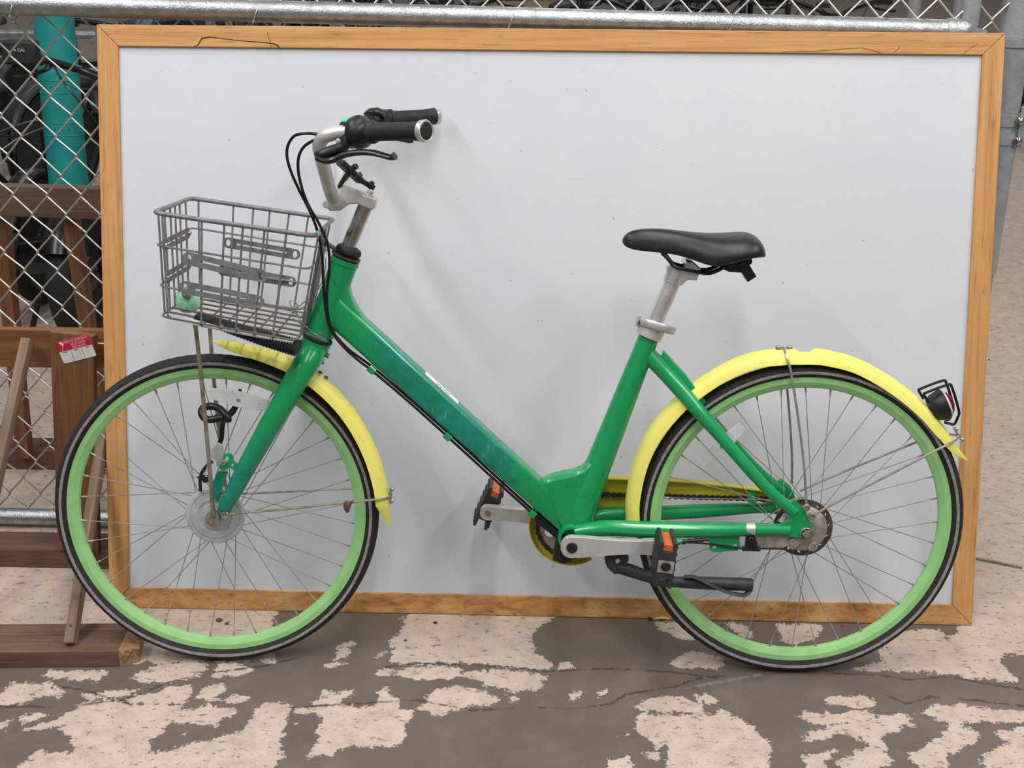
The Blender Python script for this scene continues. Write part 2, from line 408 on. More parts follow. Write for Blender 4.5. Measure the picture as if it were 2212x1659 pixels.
def build_floor():
    def axis(lo, hi, st, far0, far1, nf):
        a = np.arange(lo, hi + st / 2, st)
        l = lo - np.geomspace(.02, lo - far0, nf); r = hi + np.geomspace(.02, far1 - hi, nf)
        return np.concatenate([l[::-1], a, r])
    xs = axis(-1.4, 1.45, .0045, -14, 14, 30); ys = axis(-.72, .75, .0045, -6, 22, 34)
    X, Y = np.meshgrid(xs, ys); P = np.stack([X.ravel(), Y.ravel()], 1)
    def segd(P, a, b):
        ab = b - a; t = np.clip(((P - a) @ ab) / max(ab @ ab, 1e-9), 0, 1); q = P - a - t[:, None] * ab
        return np.hypot(q[:, 0], q[:, 1])
    sd = np.full(len(P), -.3)
    for poly in PEEL:
        Q = np.array([GZ(x, y)[:2] for x, y in poly]); lo = Q.min(0) - .06; hi = Q.max(0) + .06
        ix = np.where((P[:, 0] > lo[0]) & (P[:, 0] < hi[0]) & (P[:, 1] > lo[1]) & (P[:, 1] < hi[1]))[0]
        if not len(ix): continue
        p = P[ix]; d = np.full(len(ix), 9.0); ins = np.zeros(len(ix), bool)
        for i in range(len(Q)):
            a, b = Q[i], Q[(i + 1) % len(Q)]; d = np.minimum(d, segd(p, a, b))
            c = (a[1] > p[:, 1]) != (b[1] > p[:, 1])
            xi = (b[0] - a[0]) * (p[:, 1] - a[1]) / (b[1] - a[1] + 1e-12) + a[0]
            ins ^= c & (p[:, 0] < xi)
        sd[ix] = np.maximum(sd[ix], np.where(ins, d, -d))
    sd = np.clip(sd, -.06, .06)
    far = (P[:, 1] > .62); sd[far] = np.maximum(sd[far], .016)
    far = (np.abs(P[:, 0]) > 1.3) & (P[:, 1] > .1); sd[far] = np.maximum(sd[far], .016)
    cr = np.full(len(P), .1)
    for ln in CRACKS:
        Q = np.array([GZ(x, y)[:2] for x, y in ln])
        for a, b in zip(Q[:-1], Q[1:]):
            lo = np.minimum(a, b) - .1; hi = np.maximum(a, b) + .1
            ix = np.where((P[:, 0] > lo[0]) & (P[:, 0] < hi[0]) & (P[:, 1] > lo[1]) & (P[:, 1] < hi[1]))[0]
            if len(ix): cr[ix] = np.minimum(cr[ix], segd(P[ix], a, b))
    nx, ny = len(xs), len(ys)
    i = np.arange(ny - 1)[:, None] * nx + np.arange(nx - 1)[None, :]
    F = np.stack([i, i + 1, i + nx + 1, i + nx], -1).reshape(-1, 4)
    me = bpy.data.meshes.new('floor')
    me.vertices.add(len(P)); me.vertices.foreach_set('co', np.column_stack([P, np.zeros(len(P))]).ravel().astype('f'))
    me.loops.add(F.size); me.loops.foreach_set('vertex_index', F.ravel().astype('i'))
    me.polygons.add(len(F)); me.polygons.foreach_set('loop_start', np.arange(0, F.size, 4, dtype='i')); me.polygons.foreach_set('loop_total', np.full(len(F), 4, 'i'))
    me.update(calc_edges=True)
    for nm, arr in (('peel', sd), ('crack', cr)):
        at = me.attributes.new(nm, 'FLOAT', 'POINT'); at.data.foreach_set('value', arr.astype('f'))
    t = NT('painted_concrete')
    a1 = t.n('ShaderNodeAttribute', attribute_name='peel').outputs['Fac']; a2 = t.n('ShaderNodeAttribute', attribute_name='crack').outputs['Fac']
    w = t.math('ADD', a1, t.math('MULTIPLY', t.math('SUBTRACT', t.noise(26, 8, .72), .5), .075))
    w = t.math('ADD', w, t.math('MULTIPLY', t.math('SUBTRACT', t.noise(120, 5, .65), .5), .030))
    bare = t.step(w, -.0008, .0012)
    pits = t.step(t.noise(48, 7, .75, stretch=(.8, 1.4, 1)), .58, .62)
    bare = t.math('MULTIPLY', bare, t.math('SUBTRACT', 1.0, t.math('MULTIPLY', pits, .7)))
    conc = t.ramp(t.noise(20, 8, .72), (.3, lin((174, 155, 142))), (.5, lin((197, 180, 167))), (.7, lin((208, 192, 179))))
    conc = t.mix(t.math('MULTIPLY', t.step(t.noise(180, 5, .7, stretch=(1, 2, 1)), .55, .66), .45), conc, lin((128, 107, 92)))
    conc = t.mix(t.math('MULTIPLY', t.step(t.noise(5, 4, .6), .52, .75), .4), conc, lin((166, 148, 134)))
    paint = t.ramp(t.noise(7, 6, .65), (.3, lin((98, 89, 81))), (.55, lin((108, 98, 90))), (.75, lin((121, 111, 102))))
    paint = t.mix(t.math('MULTIPLY', t.step(t.noise(300, 3, .6), .6, .7), .25), paint, lin((175, 160, 148)))
    paint = t.mix(t.math('MULTIPLY', t.step(t.noise(4, 5, .7, stretch=(1, 3, 1)), .55, .7), .35), paint, lin((96, 90, 87)))
    col = t.mix(bare, paint, conc)
    cw = t.math('ADD', a2, t.math('MULTIPLY', t.math('SUBTRACT', t.noise(60, 5, .7), .5), .022))
    ck = t.math('SUBTRACT', 1.0, t.step(t.math('ABSOLUTE', cw), .0008, .0042))
    ck = t.math('MULTIPLY', ck, t.step(t.noise(11, 2), .35, .5))
    col = t.mix(t.math('MULTIPLY', ck, .9), col, lin((70, 60, 54)))
    h = t.math('ADD', t.math('MULTIPLY', bare, -.6), t.math('ADD', t.math('MULTIPLY', t.noise(140, 6, .7), .5), t.math('MULTIPLY', ck, -1.2)))
    t.bump(h, .55, .0022)
    t.set(col, t.math('ADD', .48, t.math('MULTIPLY', bare, .3)), 0, .4)
    me.materials.append(t.m)
    o = bpy.data.objects.new('floor', me); COL.objects.link(o); o['kind'] = 'structure'; o['label'] = 'concrete floor with peeling grey brown paint and pale bare patches'
build_floor()
w = obj('wall_back', box((0, 21.5, 3), (27, .2, 6)), 'wall_paint', sm=False); w['kind'] = 'structure'; w['label'] = 'far grey wall of the warehouse'

# ================================================================ leaning whiteboard
wbr = empty('whiteboard', (XB, YB, 0.001)); wbr.rotation_euler = (-TB, 0, 0)
tag(wbr, 'large whiteboard in a wide oak frame leaning on the fence rail behind the bicycle', 'whiteboard')
FW, TH = 0.0466, 0.018
def board_rail(L, mname, M, lab):
    "mitred oak rail, outer edge on local z=0, grain along x"
    h = L / 2; o_ = [(-h, 0), (h, 0), (h - FW, FW), (-h + FW, FW)]
    r = obj('frame_rail', plate(o_, 0, TH), mname, wbr, sm=False, bev=.0016, label=lab); r.matrix_local = M; return r
Ry = lambda a: Matrix.Rotation(a, 4, 'Y')
gap = .0006
rb = board_rail(WB - gap, 'oak_bottom', Matrix.Translation((0, 0, 0)), 'bottom oak rail with wavy grain')
rt = board_rail(WB - gap, 'oak', Matrix.Translation((0, 0, HB)) @ Matrix.Rotation(math.pi, 4, 'Y'), 'top oak rail with a dark crack')
board_rail(HB - gap, 'oak', Matrix.Translation((-WB / 2, 0, HB / 2)) @ Ry(math.pi / 2), 'oak side rail')
board_rail(HB - gap, 'oak', Matrix.Translation((WB / 2, 0, HB / 2)) @ Ry(-math.pi / 2), 'oak side rail')
obj('board_panel', box((0, .0115, HB / 2), (WB - 2 * FW + .012, .009, HB - 2 * FW + .012)), 'board_white', wbr, sm=False, label='white glossy writing surface')
def on_board(px, py, off=0.0):
    n = np.array([0, -math.cos(TB), math.sin(TB)]); P = _hit(px, py, np.array([XB, YB, .001]) + n * off, n) - np.array([XB, YB, .001])
    return (float(P[0]), -off, float(P[1] * math.sin(TB) + P[2] * math.cos(TB)))
crk = [on_board(x, y, .0002) for x, y in ((418,101),(428,97),(436,83),(452,80),(480,83),(520,88),(560,91),(590,94),(600,98),(607,107))]
obj('crack_line', tube(crk, [.0005, .0011, .0014, .0009, .0007, .0007, .0008, .0010, .0014, .0005], 5), 'print_black', wbr, label='dark crack in the top rail')
for pts in (((577,68),(580,80),(584,92),(587,105)), ((1690,112),(1760,111),(1830,105),(1860,103),(1890,110),(1905,116)), ((1930,114),(1940,106),(1944,98)), ((2080,117),(2095,105),(2112,95))):
    obj('crack_line', tube([on_board(x, y, .0002) for x, y in pts], .0004, 5), 'print_black', wbr)
for x, y, dx in ((2121, 687, 12), (2118, 775, 18), (228, 742, -13), (236, 1022, -9)):
    p = on_board(x, y, -.009); q = on_board(x + dx, y, -.009); s = 1 if dx > 0 else -1
    obj('nail', join(tube([p, q], .0017, 8), lathe([(0, 0), (.0042, 0), (.0042, .0015), (0, .0022)], 10, q, ax=(s, 0, 0))), 'steel', wbr)

# ================================================================ chain link fence
FY = 0.583
fen = empty('chain_link_fence', (0, FY, 0))
tag(fen, 'galvanized chain link fence with round rails standing behind the whiteboard', 'fence')
def fl(p): return (p[0], p[1] - FY, p[2])
ra, rb_ = WY(-60, 6, FY), WY(2062, 67, FY + .004)
rdir = Vector(rb_) - Vector(ra)
ra = tuple(Vector(ra) - rdir * .06)
obj('rail', tube([fl(ra), fl(rb_)], .0241, 20), 'galvanized', fen, label='thick galvanized top rail')
br = WY(60, 1138, .575)
obj('rail', tube([(-1.75, -.012, .027), (.9, -.012, .027)], .0215, 18), 'galvanized', fen, label='galvanized bottom rail near the floor')
# end cup and posts
e0 = Vector(fl(rb_)); ed = rdir.normalized()
obj('rail_end_cup', lathe([(.0255, -.02), (.027, -.018), (.027, .018), (.022, .028), (.006, .034)], 18, tuple(e0), ax=tuple(ed)), 'galvanized', fen)
obj('rail_tongue', bar(tuple(e0 + ed * .02), tuple(e0 + ed * .07 + Vector((0, .01, -.012))), .006, .03), 'galvanized_dull', fen)
pp = WY(2172, 200, FY + .05)
POSTX = pp[0]
obj('post', tube([(POSTX, .05, 0), (POSTX, .05, 2.0)], .0365, 24), 'galvanized_dull', fen, label='thick dull corner post')
px2 = WY(2097, 20, FY + .035)[0]
obj('post', tube([(px2, .035, 0), (px2, .035, 2.0)], .0205, 16), 'galvanized_dull', fen, label='thin end post')
for zz, hh in ((WY(2172, 92, FY + .01)[2], .022), (WY(2172, 262, FY + .01)[2], .026), (WY(2172, 300, FY + .01)[2], .03)):
    b = obj('post_band', lathe([(.0366, -hh / 2), (.0395, -hh / 2), (.0395, hh / 2), (.0366, hh / 2)], 24, (POSTX, .05, zz), closed=True, ax=(0, 0, 1)), 'galvanized_dull', fen)
zb0, zb1 = WY(2190, 230, FY + .02)[2], WY(2190, 318, FY + .02)[2]
obj('hinge_plate', box((POSTX + .085, .02, (zb0 + zb1) / 2), (.11, .006, zb0 - zb1)), 'galvanized_dull', fen, sm=False, bev=.001)
for (bx, by) in ((2203, 261), (2198, 304)):
    p = fl(WY(bx, by, FY + .015)); obj('carriage_bolt', lathe([(0, .011), (.006, .0095), (.0105, .004), (.0115, 0), (.0115, -.004)], 12, p, ax=(0, -1, 0)), 'chrome', fen)
obj('pipe_sleeve', lathe([(.037, -.3), (.0405, -.3), (.0405, 0), (.037, 0)], 24, (POSTX, .05, WY(2172, 322, FY + .01)[2]), closed=True, ax=(0, 0, 1)), 'galvanized_dull', fen)
# woven mesh, each wire a zigzag
CW, CH = .0407, .0930
kx, _, kz = WY(175, 118, .612)
def zig(phase, up):
    pts = []; z = (kz % (CH)) - CH + (0 if phase else 0)
    i = 0
    z0 = kz - CH * 15
    while True:
        z = z0 + i * CH / 2
        if z > 1.62: break
        side = (i + phase) % 2
        x = CW * (1 if side else 0); sx = 1 if side else -1
        if z > .02:
            yy = .0022 * (1 if (i % 2) else -1)
            pts += [(x - sx * .0030, yy - .0018, z - .0055), (x + sx * .0015, yy, z - .0020), (x + sx * .0015, yy, z + .0020), (x - sx * .0030, yy + .0018, z + .0055)]
        i += 1
    return tube(pts, .0023, 6)
zm = [mesh('wire', zig(0, 0)), mesh('wire', zig(1, 0))]
for m in zm: m.materials.append(M_['mesh_wire'])
n0_ = int((-1.62 - kx) / CW) - 1
for i in range(n0_, int((1.06 - kx) / CW)):
    o = put('wire', zm[i % 2], None, fen); o.location = (kx + i * CW, .029, 0)
for (tx, ty) in ((33, 22), (556, 33), (1103, 48), (1576, 56)):
    c = Vector(fl(WY(tx, ty, FY)))
    pts = []
    for k in range(15):
        th = -.3 + 2 * math.pi * k / 14
        pts.append((c.x + .010 * math.sin(th), c.y - .0262 * math.cos(th), c.z + .0262 * math.sin(th)))
    pts += [(c.x - .012, c.y + .03, c.z - .012), (c.x - .03, c.y + .028, c.z - .03)]
    obj('tie_wire', tube(pts, .0016, 6, k=2), 'mesh_wire', fen)

# ================================================================ wooden bicycle rack standing in front of the fence (left)
def timber(name, p0, p1, w, h, m, parent, up=(0, 0, 1), label=None, bev=.002):
    "board with its grain along the local x axis"
    p0, p1 = Vector(p0), Vector(p1); d = p1 - p0; L = d.length; x = d.normalized(); u = Vector(up); u = (u - x * u.dot(x)).normalized(); y = u.cross(x)
    o = obj(name, box((L / 2, 0, 0), (L, w, h)), m, parent, sm=False, bev=bev, label=label)
    o.matrix_local = Matrix(((x.x, y.x, u.x, p0.x), (x.y, y.y, u.y, p0.y), (x.z, y.z, u.z, p0.z), (0, 0, 0, 1))); return o
rk = empty('wooden_rack', (-1.2, .15, 0))
tag(rk, 'brown wooden bicycle rack with a red and white label, in front of the fence', 'rack')
def rl(p): return (p[0] + 1.2, p[1] - .15, p[2])
f0, f1 = Vector(GZ(-250, 1446)), Vector(GZ(288, 1440)); fd = (f1 - f0).normalized(); fn = Vector((-fd.y, fd.x, 0)); bw, bh = .108, .040
q0, q1 = f0 + fn * bw / 2 + Vector((0, 0, bh / 2)), f1 + fn * bw / 2 + Vector((0, 0, bh / 2))
timber('base_beam', rl(q0), rl(q1 - fd * .028), bw, bh, 'rack_wood_red', rk, label='front base beam with a split end')
# split end of the beam
random.seed(3); sv = []; e = q1 - fd * .028
prof = [(-.5, -.5), (-.2, -.5), (.15, -.5), (.5, -.5), (.5, -.1), (.5, .3), (.5, .5), (.1, .5), (-.25, .5), (-.5, .5), (-.5, .1)]
sec = [0, .012, .024, .034]; Vv = []
for s_i, s_ in enumerate(sec):
    for (a, b) in prof:
        j = 0 if s_i == 0 else random.uniform(-.010, .008); sh = 1 - (.10 * s_i if s_i else 0) * (1 if b > 0 or a < 0 else .4)
        Vv.append(tuple(Vector(rl(e)) + fd * (s_ + j) + fn * (a * bw * sh) + Vector((0, 0, b * bh * (sh if b > 0 else 1)))))
m_ = len(prof); Ff = [(i * m_ + j, i * m_ + (j + 1) % m_, (i + 1) * m_ + (j + 1) % m_, (i + 1) * m_ + j) for i in range(3) for j in range(m_)]
Ff.append(tuple(3 * m_ + j for j in range(m_)))
obj('split_end', (Vv, Ff), 'split_wood', rk, sm=False, label='splintered end grain')
RY = .375
b0, b1 = WY(-300, 1195, RY), WY(236, 1218, RY)
timber('base_beam', rl((-1.75, RY + .03, .025)), rl((b1[0] + .03, RY + .03, .025)), .09, .05, 'rack_wood_red', rk, label='rear base beam')
bt = WY(100, 712, RY)[2]
timber('top_beam', rl((-1.75, RY + .01, bt - .047)), rl((WY(240, 712, RY)[0] + .06, RY + .01, bt - .046)), .022, .092, 'rack_wood', rk, label='top beam across the rack')
ua, ub = WY(158, 718, RY - .012), WY(176, 1215, RY - .012)
timber('upright_board', rl((ub[0], RY - .012, .05)), rl((ua[0], RY - .012, ua[2])), .022, .098, 'rack_wood', rk, up=(1, 0, 0), label='wide upright board carrying the label')
timber('upright_board', rl((ub[0] + .10, RY + .03, .05)), rl((ua[0] + .093, RY + .03, bt - .01)), .02, .05, 'rack_wood', rk, up=(1, 0, 0))
def brace(t0, bpx, m='rack_wood_grey'):
    a = Vector(WY(t0[0], t0[1], RY - .022)); b = Vector(GZ(bpx[0], bpx[1], .042))
    timber('brace', rl(b), rl(a), .021, .030, m, rk, up=(0, -1, .4))
    p = b + (a - b) * .09 + Vector((0, -.018, .004)); obj('nail_head', lathe([(0, .002), (.003, .0012), (.0034, 0)], 10, rl(p), ax=(0, -1, .3)), 'brake_disc', rk)
brace((60, 733), (-88, 1392)); brace((229, 905), (152, 1392))
brace((-60, 733), (-190, 1392))
# label stuck on the upright
lab_c = [WY(x, y, RY - .0235) for x, y in ((119, 740), (190, 722), (208, 764), (138, 786))]
lx = (Vector(lab_c[1]) - Vector(lab_c[0])); lz = (Vector(lab_c[3]) - Vector(lab_c[0])); LW, LH = lx.length, lz.length
ux = lx.normalized(); uz = (lz - ux * lz.dot(ux)); LH = uz.length; uz = -uz.normalized(); uy = uz.cross(ux)
stk = obj('label_sticker', plate([(0, 0), (LW, 0), (LW, -LH + .003), (LW - .003, -LH), (.003, -LH), (0, -LH + .003)], 0, .0004), 'sticker_white', rk, sm=False, label='red and white paper label with printed words')
c0 = Vector(rl(lab_c[0])) + Vector((0, -.0006, 0))
stk.matrix_local = Matrix(((ux.x, uy.x, uz.x, c0.x), (ux.y, uy.y, uz.y, c0.y), (ux.z, uy.z, uz.z, c0.z), (0, 0, 0, 1)))
obj('red_band', box((LW / 2, -.0002, -LH * .23), (LW, .0004, LH * .46)), 'sticker_red', stk, sm=False)
def words(body, x, z, h, parent, m, name='printed_words', align='CENTER', maxw=None):
    cu = bpy.data.curves.new('printed_words', 'FONT'); cu.body = body; cu.size = h; cu.align_x = align; cu.extrude = .00005
    tmp = bpy.data.objects.new('tmp', cu); COL.objects.link(tmp)
    bpy.context.view_layer.update()
    me = bpy.data.meshes.new_from_object(tmp.evaluated_get(bpy.context.evaluated_depsgraph_get())); bpy.data.objects.remove(tmp)
    o = put(name, me, m, parent)
    xs_ = [v.co.x for v in me.vertices]; wd_ = max(xs_) - min(xs_); s = 1.0 if not maxw or wd_ <= maxw else maxw / wd_
    o.matrix_local = Matrix.Translation((x, -.0006, z)) @ Matrix.Rotation(math.pi / 2, 4, 'X') @ Matrix.Diagonal((s, 1, 1, 1)); return o
words('PRESTIGE CORPORATE', LW * .60, -LH * .145, LH * .17, stk, 'print_pink', maxw=LW * .72)
words('RELOCATION', LW * .63, -LH * .30, LH * .17, stk, 'print_pink', maxw=LW * .44)
words('(800) 468-0959', LW * .63, -LH * .425, LH * .13, stk, 'print_pink', maxw=LW * .4)
obj('logo_mark', join(tube([(LW * .10, -.0007, -LH * .06), (LW * .155, -.0007, -LH * .16), (LW * .17, -.0007, -LH * .26), (LW * .14, -.0007, -LH * .34), (LW * .12, -.0007, -LH * .43)], .0007, 6, k=3),
      plate([(LW * .10, -LH * .05), (LW * .17, -LH * .03), (LW * .225, -LH * .09), (LW * .23, -LH * .17), (LW * .18, -LH * .24), (LW * .175, -LH * .16)], -.0006, -.0004)), 'print_pink', stk)
for fx in (.345, .665): obj('dividing_line', box((LW * fx, -.0002, -LH * .73), (.0006, .0004, LH * .5)), 'brake_disc', stk, sm=False)
for fx in (.17, .5, .83): obj('printed_line', box((LW * fx, -.0002, -LH * .52), (LW * .12, .0004, LH * .025)), 'brake_disc', stk, sm=False)

# ================================================================ litter on the floor
a, b = Vector(GZ(1466, 1492)), Vector(GZ(1645, 1458)); d = (b - a).normalized(); n = Vector((-d.y, d.x, 0))
sl = obj('metal_sliver', ([tuple(a), tuple(a + (b - a) * .35 - n * .005), tuple(b - n * .003), tuple(b + n * .004), tuple(a + (b - a) * .4 + n * .006),
     tuple(a + Vector((0, 0, .0015))), tuple(a + (b - a) * .35 - n * .004 + Vector((0, 0, .0025))), tuple(b - n * .002 + Vector((0, 0, .0015))), tuple(b + n * .003 + Vector((0, 0, .003))), tuple(a + (b - a) * .4 + n * .005 + Vector((0, 0, .004)))],
     [(4, 3, 2, 1, 0), (5, 6, 7, 8, 9), (0, 1, 6, 5), (1, 2, 7, 6), (2, 3, 8, 7), (3, 4, 9, 8), (4, 0, 5, 9)]), 'strip_grey', sm=False)
tag(sl, 'thin grey sliver lying on the floor in front of the rear wheel', 'strip')
p = Vector(GZ(1428, 1337)); fs_ = obj('paper_scrap', ([tuple(p + Vector(v)) for v in ((-.018, -.004, .001), (.0, -.007, .006), (.02, -.003, .002), (.022, .006, .005), (.004, .008, .009), (-.016, .006, .003), (-.018, -.004, 0), (.0, -.007, .004), (.02, -.003, 0), (.022, .006, .003), (.004, .008, .006), (-.016, .006, 0))],
     [(0, 1, 4, 5), (1, 2, 3, 4), (11, 10, 7, 6), (10, 9, 8, 7), (0, 6, 7, 1), (1, 7, 8, 2), (2, 8, 9, 3), (3, 9, 10, 4), (4, 10, 11, 5), (5, 11, 6, 0)]), 'yellow_paper', sm=False)
tag(fs_, 'crumpled yellow scrap at the bottom edge of the whiteboard beside the rear wheel', 'scrap')
def lump(name, px, py, r, m, label, cat, group=None):
    random.seed(int(px * 7 + py)); bm = bmesh.new(); bmesh.ops.create_icosphere(bm, subdivisions=2, radius=1)
    g = ([(v.co.x * r * random.uniform(.8, 1.25), v.co.y * r * random.uniform(.7, 1.1), max(v.co.z, -.6) * r * .5 * random.uniform(.8, 1.2)) for v in bm.verts], [tuple(v.index for v in f.verts) for f in bm.faces]); bm.free()
    o = obj(name, g, m, sm=False); q = GZ(px, py); o.location = (q[0], q[1], r * .36); tag(o, label, cat, group)
lump('pebble', 940, 1346, .0045, 'black_rubber', 'small dark pebble on bare concrete below the down tube', 'pebble')
lump('pebble', 473, 1341, .007, 'brake_disc', 'brown pebble seen through the front wheel spokes', 'pebble')
lump('pebble', 490, 1348, .005, 'brake_disc', 'smaller brown pebble beside the brown pebble in the front wheel', 'pebble')
lump('debris_bit', 1405, 1338, .006, 'black_rubber', 'dark bit of debris beside the yellow scrap', 'debris')
lump('debris_bit', 1820, 1352, .0035, 'sticker_red', 'tiny red fragment on the floor below the board', 'debris')
lump('pebble', 876, 1384, .0035, 'brake_disc', 'tiny dark pebble on painted floor between the wheels', 'pebble')
w_ = tube([GZ(2108, 1206, .004), GZ(2140, 1212, .004), GZ(2180, 1220, .004), GZ(2208, 1226, .004)], .003, 8, k=3)
tag(obj('wire_rod', w_, 'rusty_steel'), 'thin grey rod lying on the floor right of the whiteboard', 'rod')
# ================================================================ the green bicycle
bike = empty('bicycle')
bike.matrix_world = Matrix(((EX[0], EY[0], EZ[0], 0), (EX[1], EY[1], EZ[1], 0), (EX[2], EY[2], EZ[2], .0015), (0, 0, 0, 1)))
tag(bike, 'green city bicycle with yellow fenders and wire basket leaning against the whiteboard', 'bicycle')
UF, UR, RW = -.6692, .5379, .335
def part(name, g, m, parent=None, **k): return obj(name, g, m, parent or bike, **k)

# ---------------------------------------------------------------- wheels
half = [(.3085, .0110), (.3120, .0172), (.3165, .0203), (.3210, .0210), (.3262, .0200), (.3300, .0168), (.3328, .0115), (.3345, .0055), (.3350, 0)]
tprof = half + [(r, -a) for r, a in half[::-1][1:]]
TN = 288
def tread(i, j):
    a = abs(tprof[j][1]); s = 1 if tprof[j][1] > 0 else 0
    return -.0026 if (.0050 < a < .0205 and tprof[j][0] > .325 and (i + s + j) % 3 == 0) else 0.0
me_tyre = mesh('tyre', lathe(tprof, TN, closed=True, mod=tread), True, 25); me_tyre.materials.append(M_['tyre'])
def strip_ring(s): return lathe([(.3162, s * .0198), (.3163, s * .0208), (.3192, s * .0215), (.3220, s * .0215), (.3222, s * .0205)], 120, closed=True)
me_st = [mesh('reflective_stripe', strip_ring(s)) for s in (-1, 1)]
for m in me_st: m.materials.append(M_['tyre_stripe'])
rp = [(.3088, .0112), (.3084, .0130), (.2975, .0130), (.2862, .0070), (.2848, .0048)]
me_rim = mesh('wheel', lathe(rp + [(r, -a) for r, a in rp[::-1]] + [(.3000, -.008), (.3000, .008)], 120, closed=True), True, 14); me_rim.materials.append(M_['rim_green'])
def spoke_mesh(side, tr, rf, af):
    "spoke running from the hub flange to the rim hole at angle 0; tr = +1 or -1 trailing or leading"
    th = tr * math.radians(58); p0 = Vector((rf * math.cos(th), side * af, rf * math.sin(th))); p1 = Vector((.2860, side * .0025, 0)); d = (p1 - p0).normalized()
    return join(tube([tuple(p0), tuple(p1 - d * .013)], .00100, 6), tube([tuple(p1 - d * .014), tuple(p1 - d * .012), tuple(p1)], [.0012, .0019, .0021], 7))
def make_wheel(u, rf, af, ph, steer):
    w = put('wheel', me_rim, None, bike); w.location = (u, 0, RW); w.rotation_euler = (0, 0, steer)
    put('tyre', me_tyre, None, w)
    for m in me_st: put('reflective_stripe', m, None, w)
    sm_ = {}
    for side in (-1, 1):
        for tr in (-1, 1):
            m = mesh('spoke', spoke_mesh(side, tr, rf, af)); m.materials.append(M_['spoke_steel']); sm_[(side, tr)] = m
    for k in range(36):
        side = 1 if k % 2 else -1; tr = 1 if (k // 2) % 2 else -1
        s = put('spoke', sm_[(side, tr)], None, w); s.rotation_euler = (0, -math.radians(10 * k + ph), 0)
    return w
fw_ = make_wheel(UF, .036, .026, 4.0, STEER); fw_['label'] = 'front wheel with pale green rim'
rw_ = make_wheel(UR, .038, .028, 1.0, 0); rw_['label'] = 'rear wheel with pale green rim'
def wloc(w, p):      # bicycle frame -> wheel frame
    return tuple(Matrix.Rotation(-w.rotation_euler.z, 3, 'Z') @ (Vector(p) - Vector(w.location)))
# front hub with drum brake cover
obj('hub', lathe([(0, -.030), (.030, -.030), (.030, .018), (.041, .019), (.041, .027), (.022, .029), (.016, .040), (0, .041)], 40), 'dirty_alloy', fw_)
obj('drum_cover', lathe([(.058, -.020), (.0605, -.022), (.0605, -.0285), (.0585, -.0310), (.0520, -.0318), (.0510, -.0305), (.0490, -.0305), (.0480, -.0330), (.0360, -.0345), (.0345, -.0330), (.0290, -.0330), (.0275, -.0365), (.0180, -.0375), (0, -.0375)], 64), 'zinc_plate', fw_, label='round silver drum brake cover')
obj('axle', join(tube([(0, -.068, 0), (0, .066, 0)], .0046, 12), lathe([(.0165, -.047), (.0165, -.051), (.012, -.052), (.012, -.047)], 24, closed=True), nut((0, -.052, 0), .0105, .009), nut((0, .05, 0), .0105, .009, (0, 1, 0))), 'steel', fw_)
# rear hub with roller brake
sl_ = []
for k in range(14):
    a = math.radians(k * 360 / 14 + 8); c = (.0525 * math.cos(a), .0525 * math.sin(a)); tdir = a + math.radians(60)
    sl_.append([(c[0] + .0042 * math.cos(q) * math.cos(tdir) - .0019 * math.sin(q) * math.sin(tdir), c[1] + .0042 * math.cos(q) * math.sin(tdir) + .0019 * math.sin(q) * math.cos(tdir)) for q in [i * math.pi / 4 for i in range(8)]])
obj('hub', lathe([(0, -.036), (.040, -.036), (.042, -.030), (.042, -.024), (.026, -.022), (.026, .020), (.040, .022), (.040, .028), (.02, .030), (.02, .045), (0, .045)], 40), 'dirty_alloy', rw_)
obj('brake_disc', plate(ring2((0, 0), .0605, 48), -.0405, -.0380, sl_), 'brake_disc', rw_, label='slotted cooling disc')
obj('brake_cover', lathe([(.0475, -.0400), (.0480, -.0450), (.0440, -.0490), (.0200, -.0520), (0, -.0525)], 48), 'dirty_alloy', rw_)
obj('axle', join(tube([(0, -.083, 0), (0, .078, 0)], .0052, 12), lathe([(.0130, -.070), (.0130, -.0745), (.011, -.076), (.011, -.070)], 24, closed=True), nut((0, -.0745, 0), .0095, .007)), 'rusty_steel', rw_)
obj('sprocket', lathe([(.024, .040), (.031, .0405), (.031, .0435), (.024, .044)], 18, closed=True, mod=lambda i, j: -.0035 if i % 2 and j in (1, 2) else 0), 'chain_steel', rw_)
def reflector(parent, w, px0, px1, v, wid):
    p0, p1 = Vector(wloc(w, K(*px0, v))), Vector(wloc(w, K(*px1, v))); d = p1 - p0; L = d.length; x = d.normalized(); y = Vector((0, 1, 0)); y = (y - x * y.dot(x)).normalized(); z = x.cross(y)
    n_ = 9; top = [(L * i / (n_ - 1), wid / 2 * (.62 + .38 * math.sin(math.pi * i / (n_ - 1)))) for i in range(n_)]; out = top + [(a, -b) for a, b in top[::-1]]
    g = plate(out, -.004, .004); o = obj('reflector', g, 'clear_reflector', parent, sm=False, bev=.001, label='clear spoke reflector')
    o.matrix_local = Matrix(((x.x, y.x, z.x, p0.x), (x.y, y.y, z.y, p0.y), (x.z, y.z, z.z, p0.z), (0, 0, 0, 1)))
    q = p0 + d * .5 + y * -.005; obj('reflector_screw', bolt(tuple(q), .0035, .002), 'steel', parent)
reflector(fw_, fw_, (454, 850), (579, 878), -.012, .032)
reflector(rw_, rw_, (1512, 1006), (1604, 922), .006, .030)

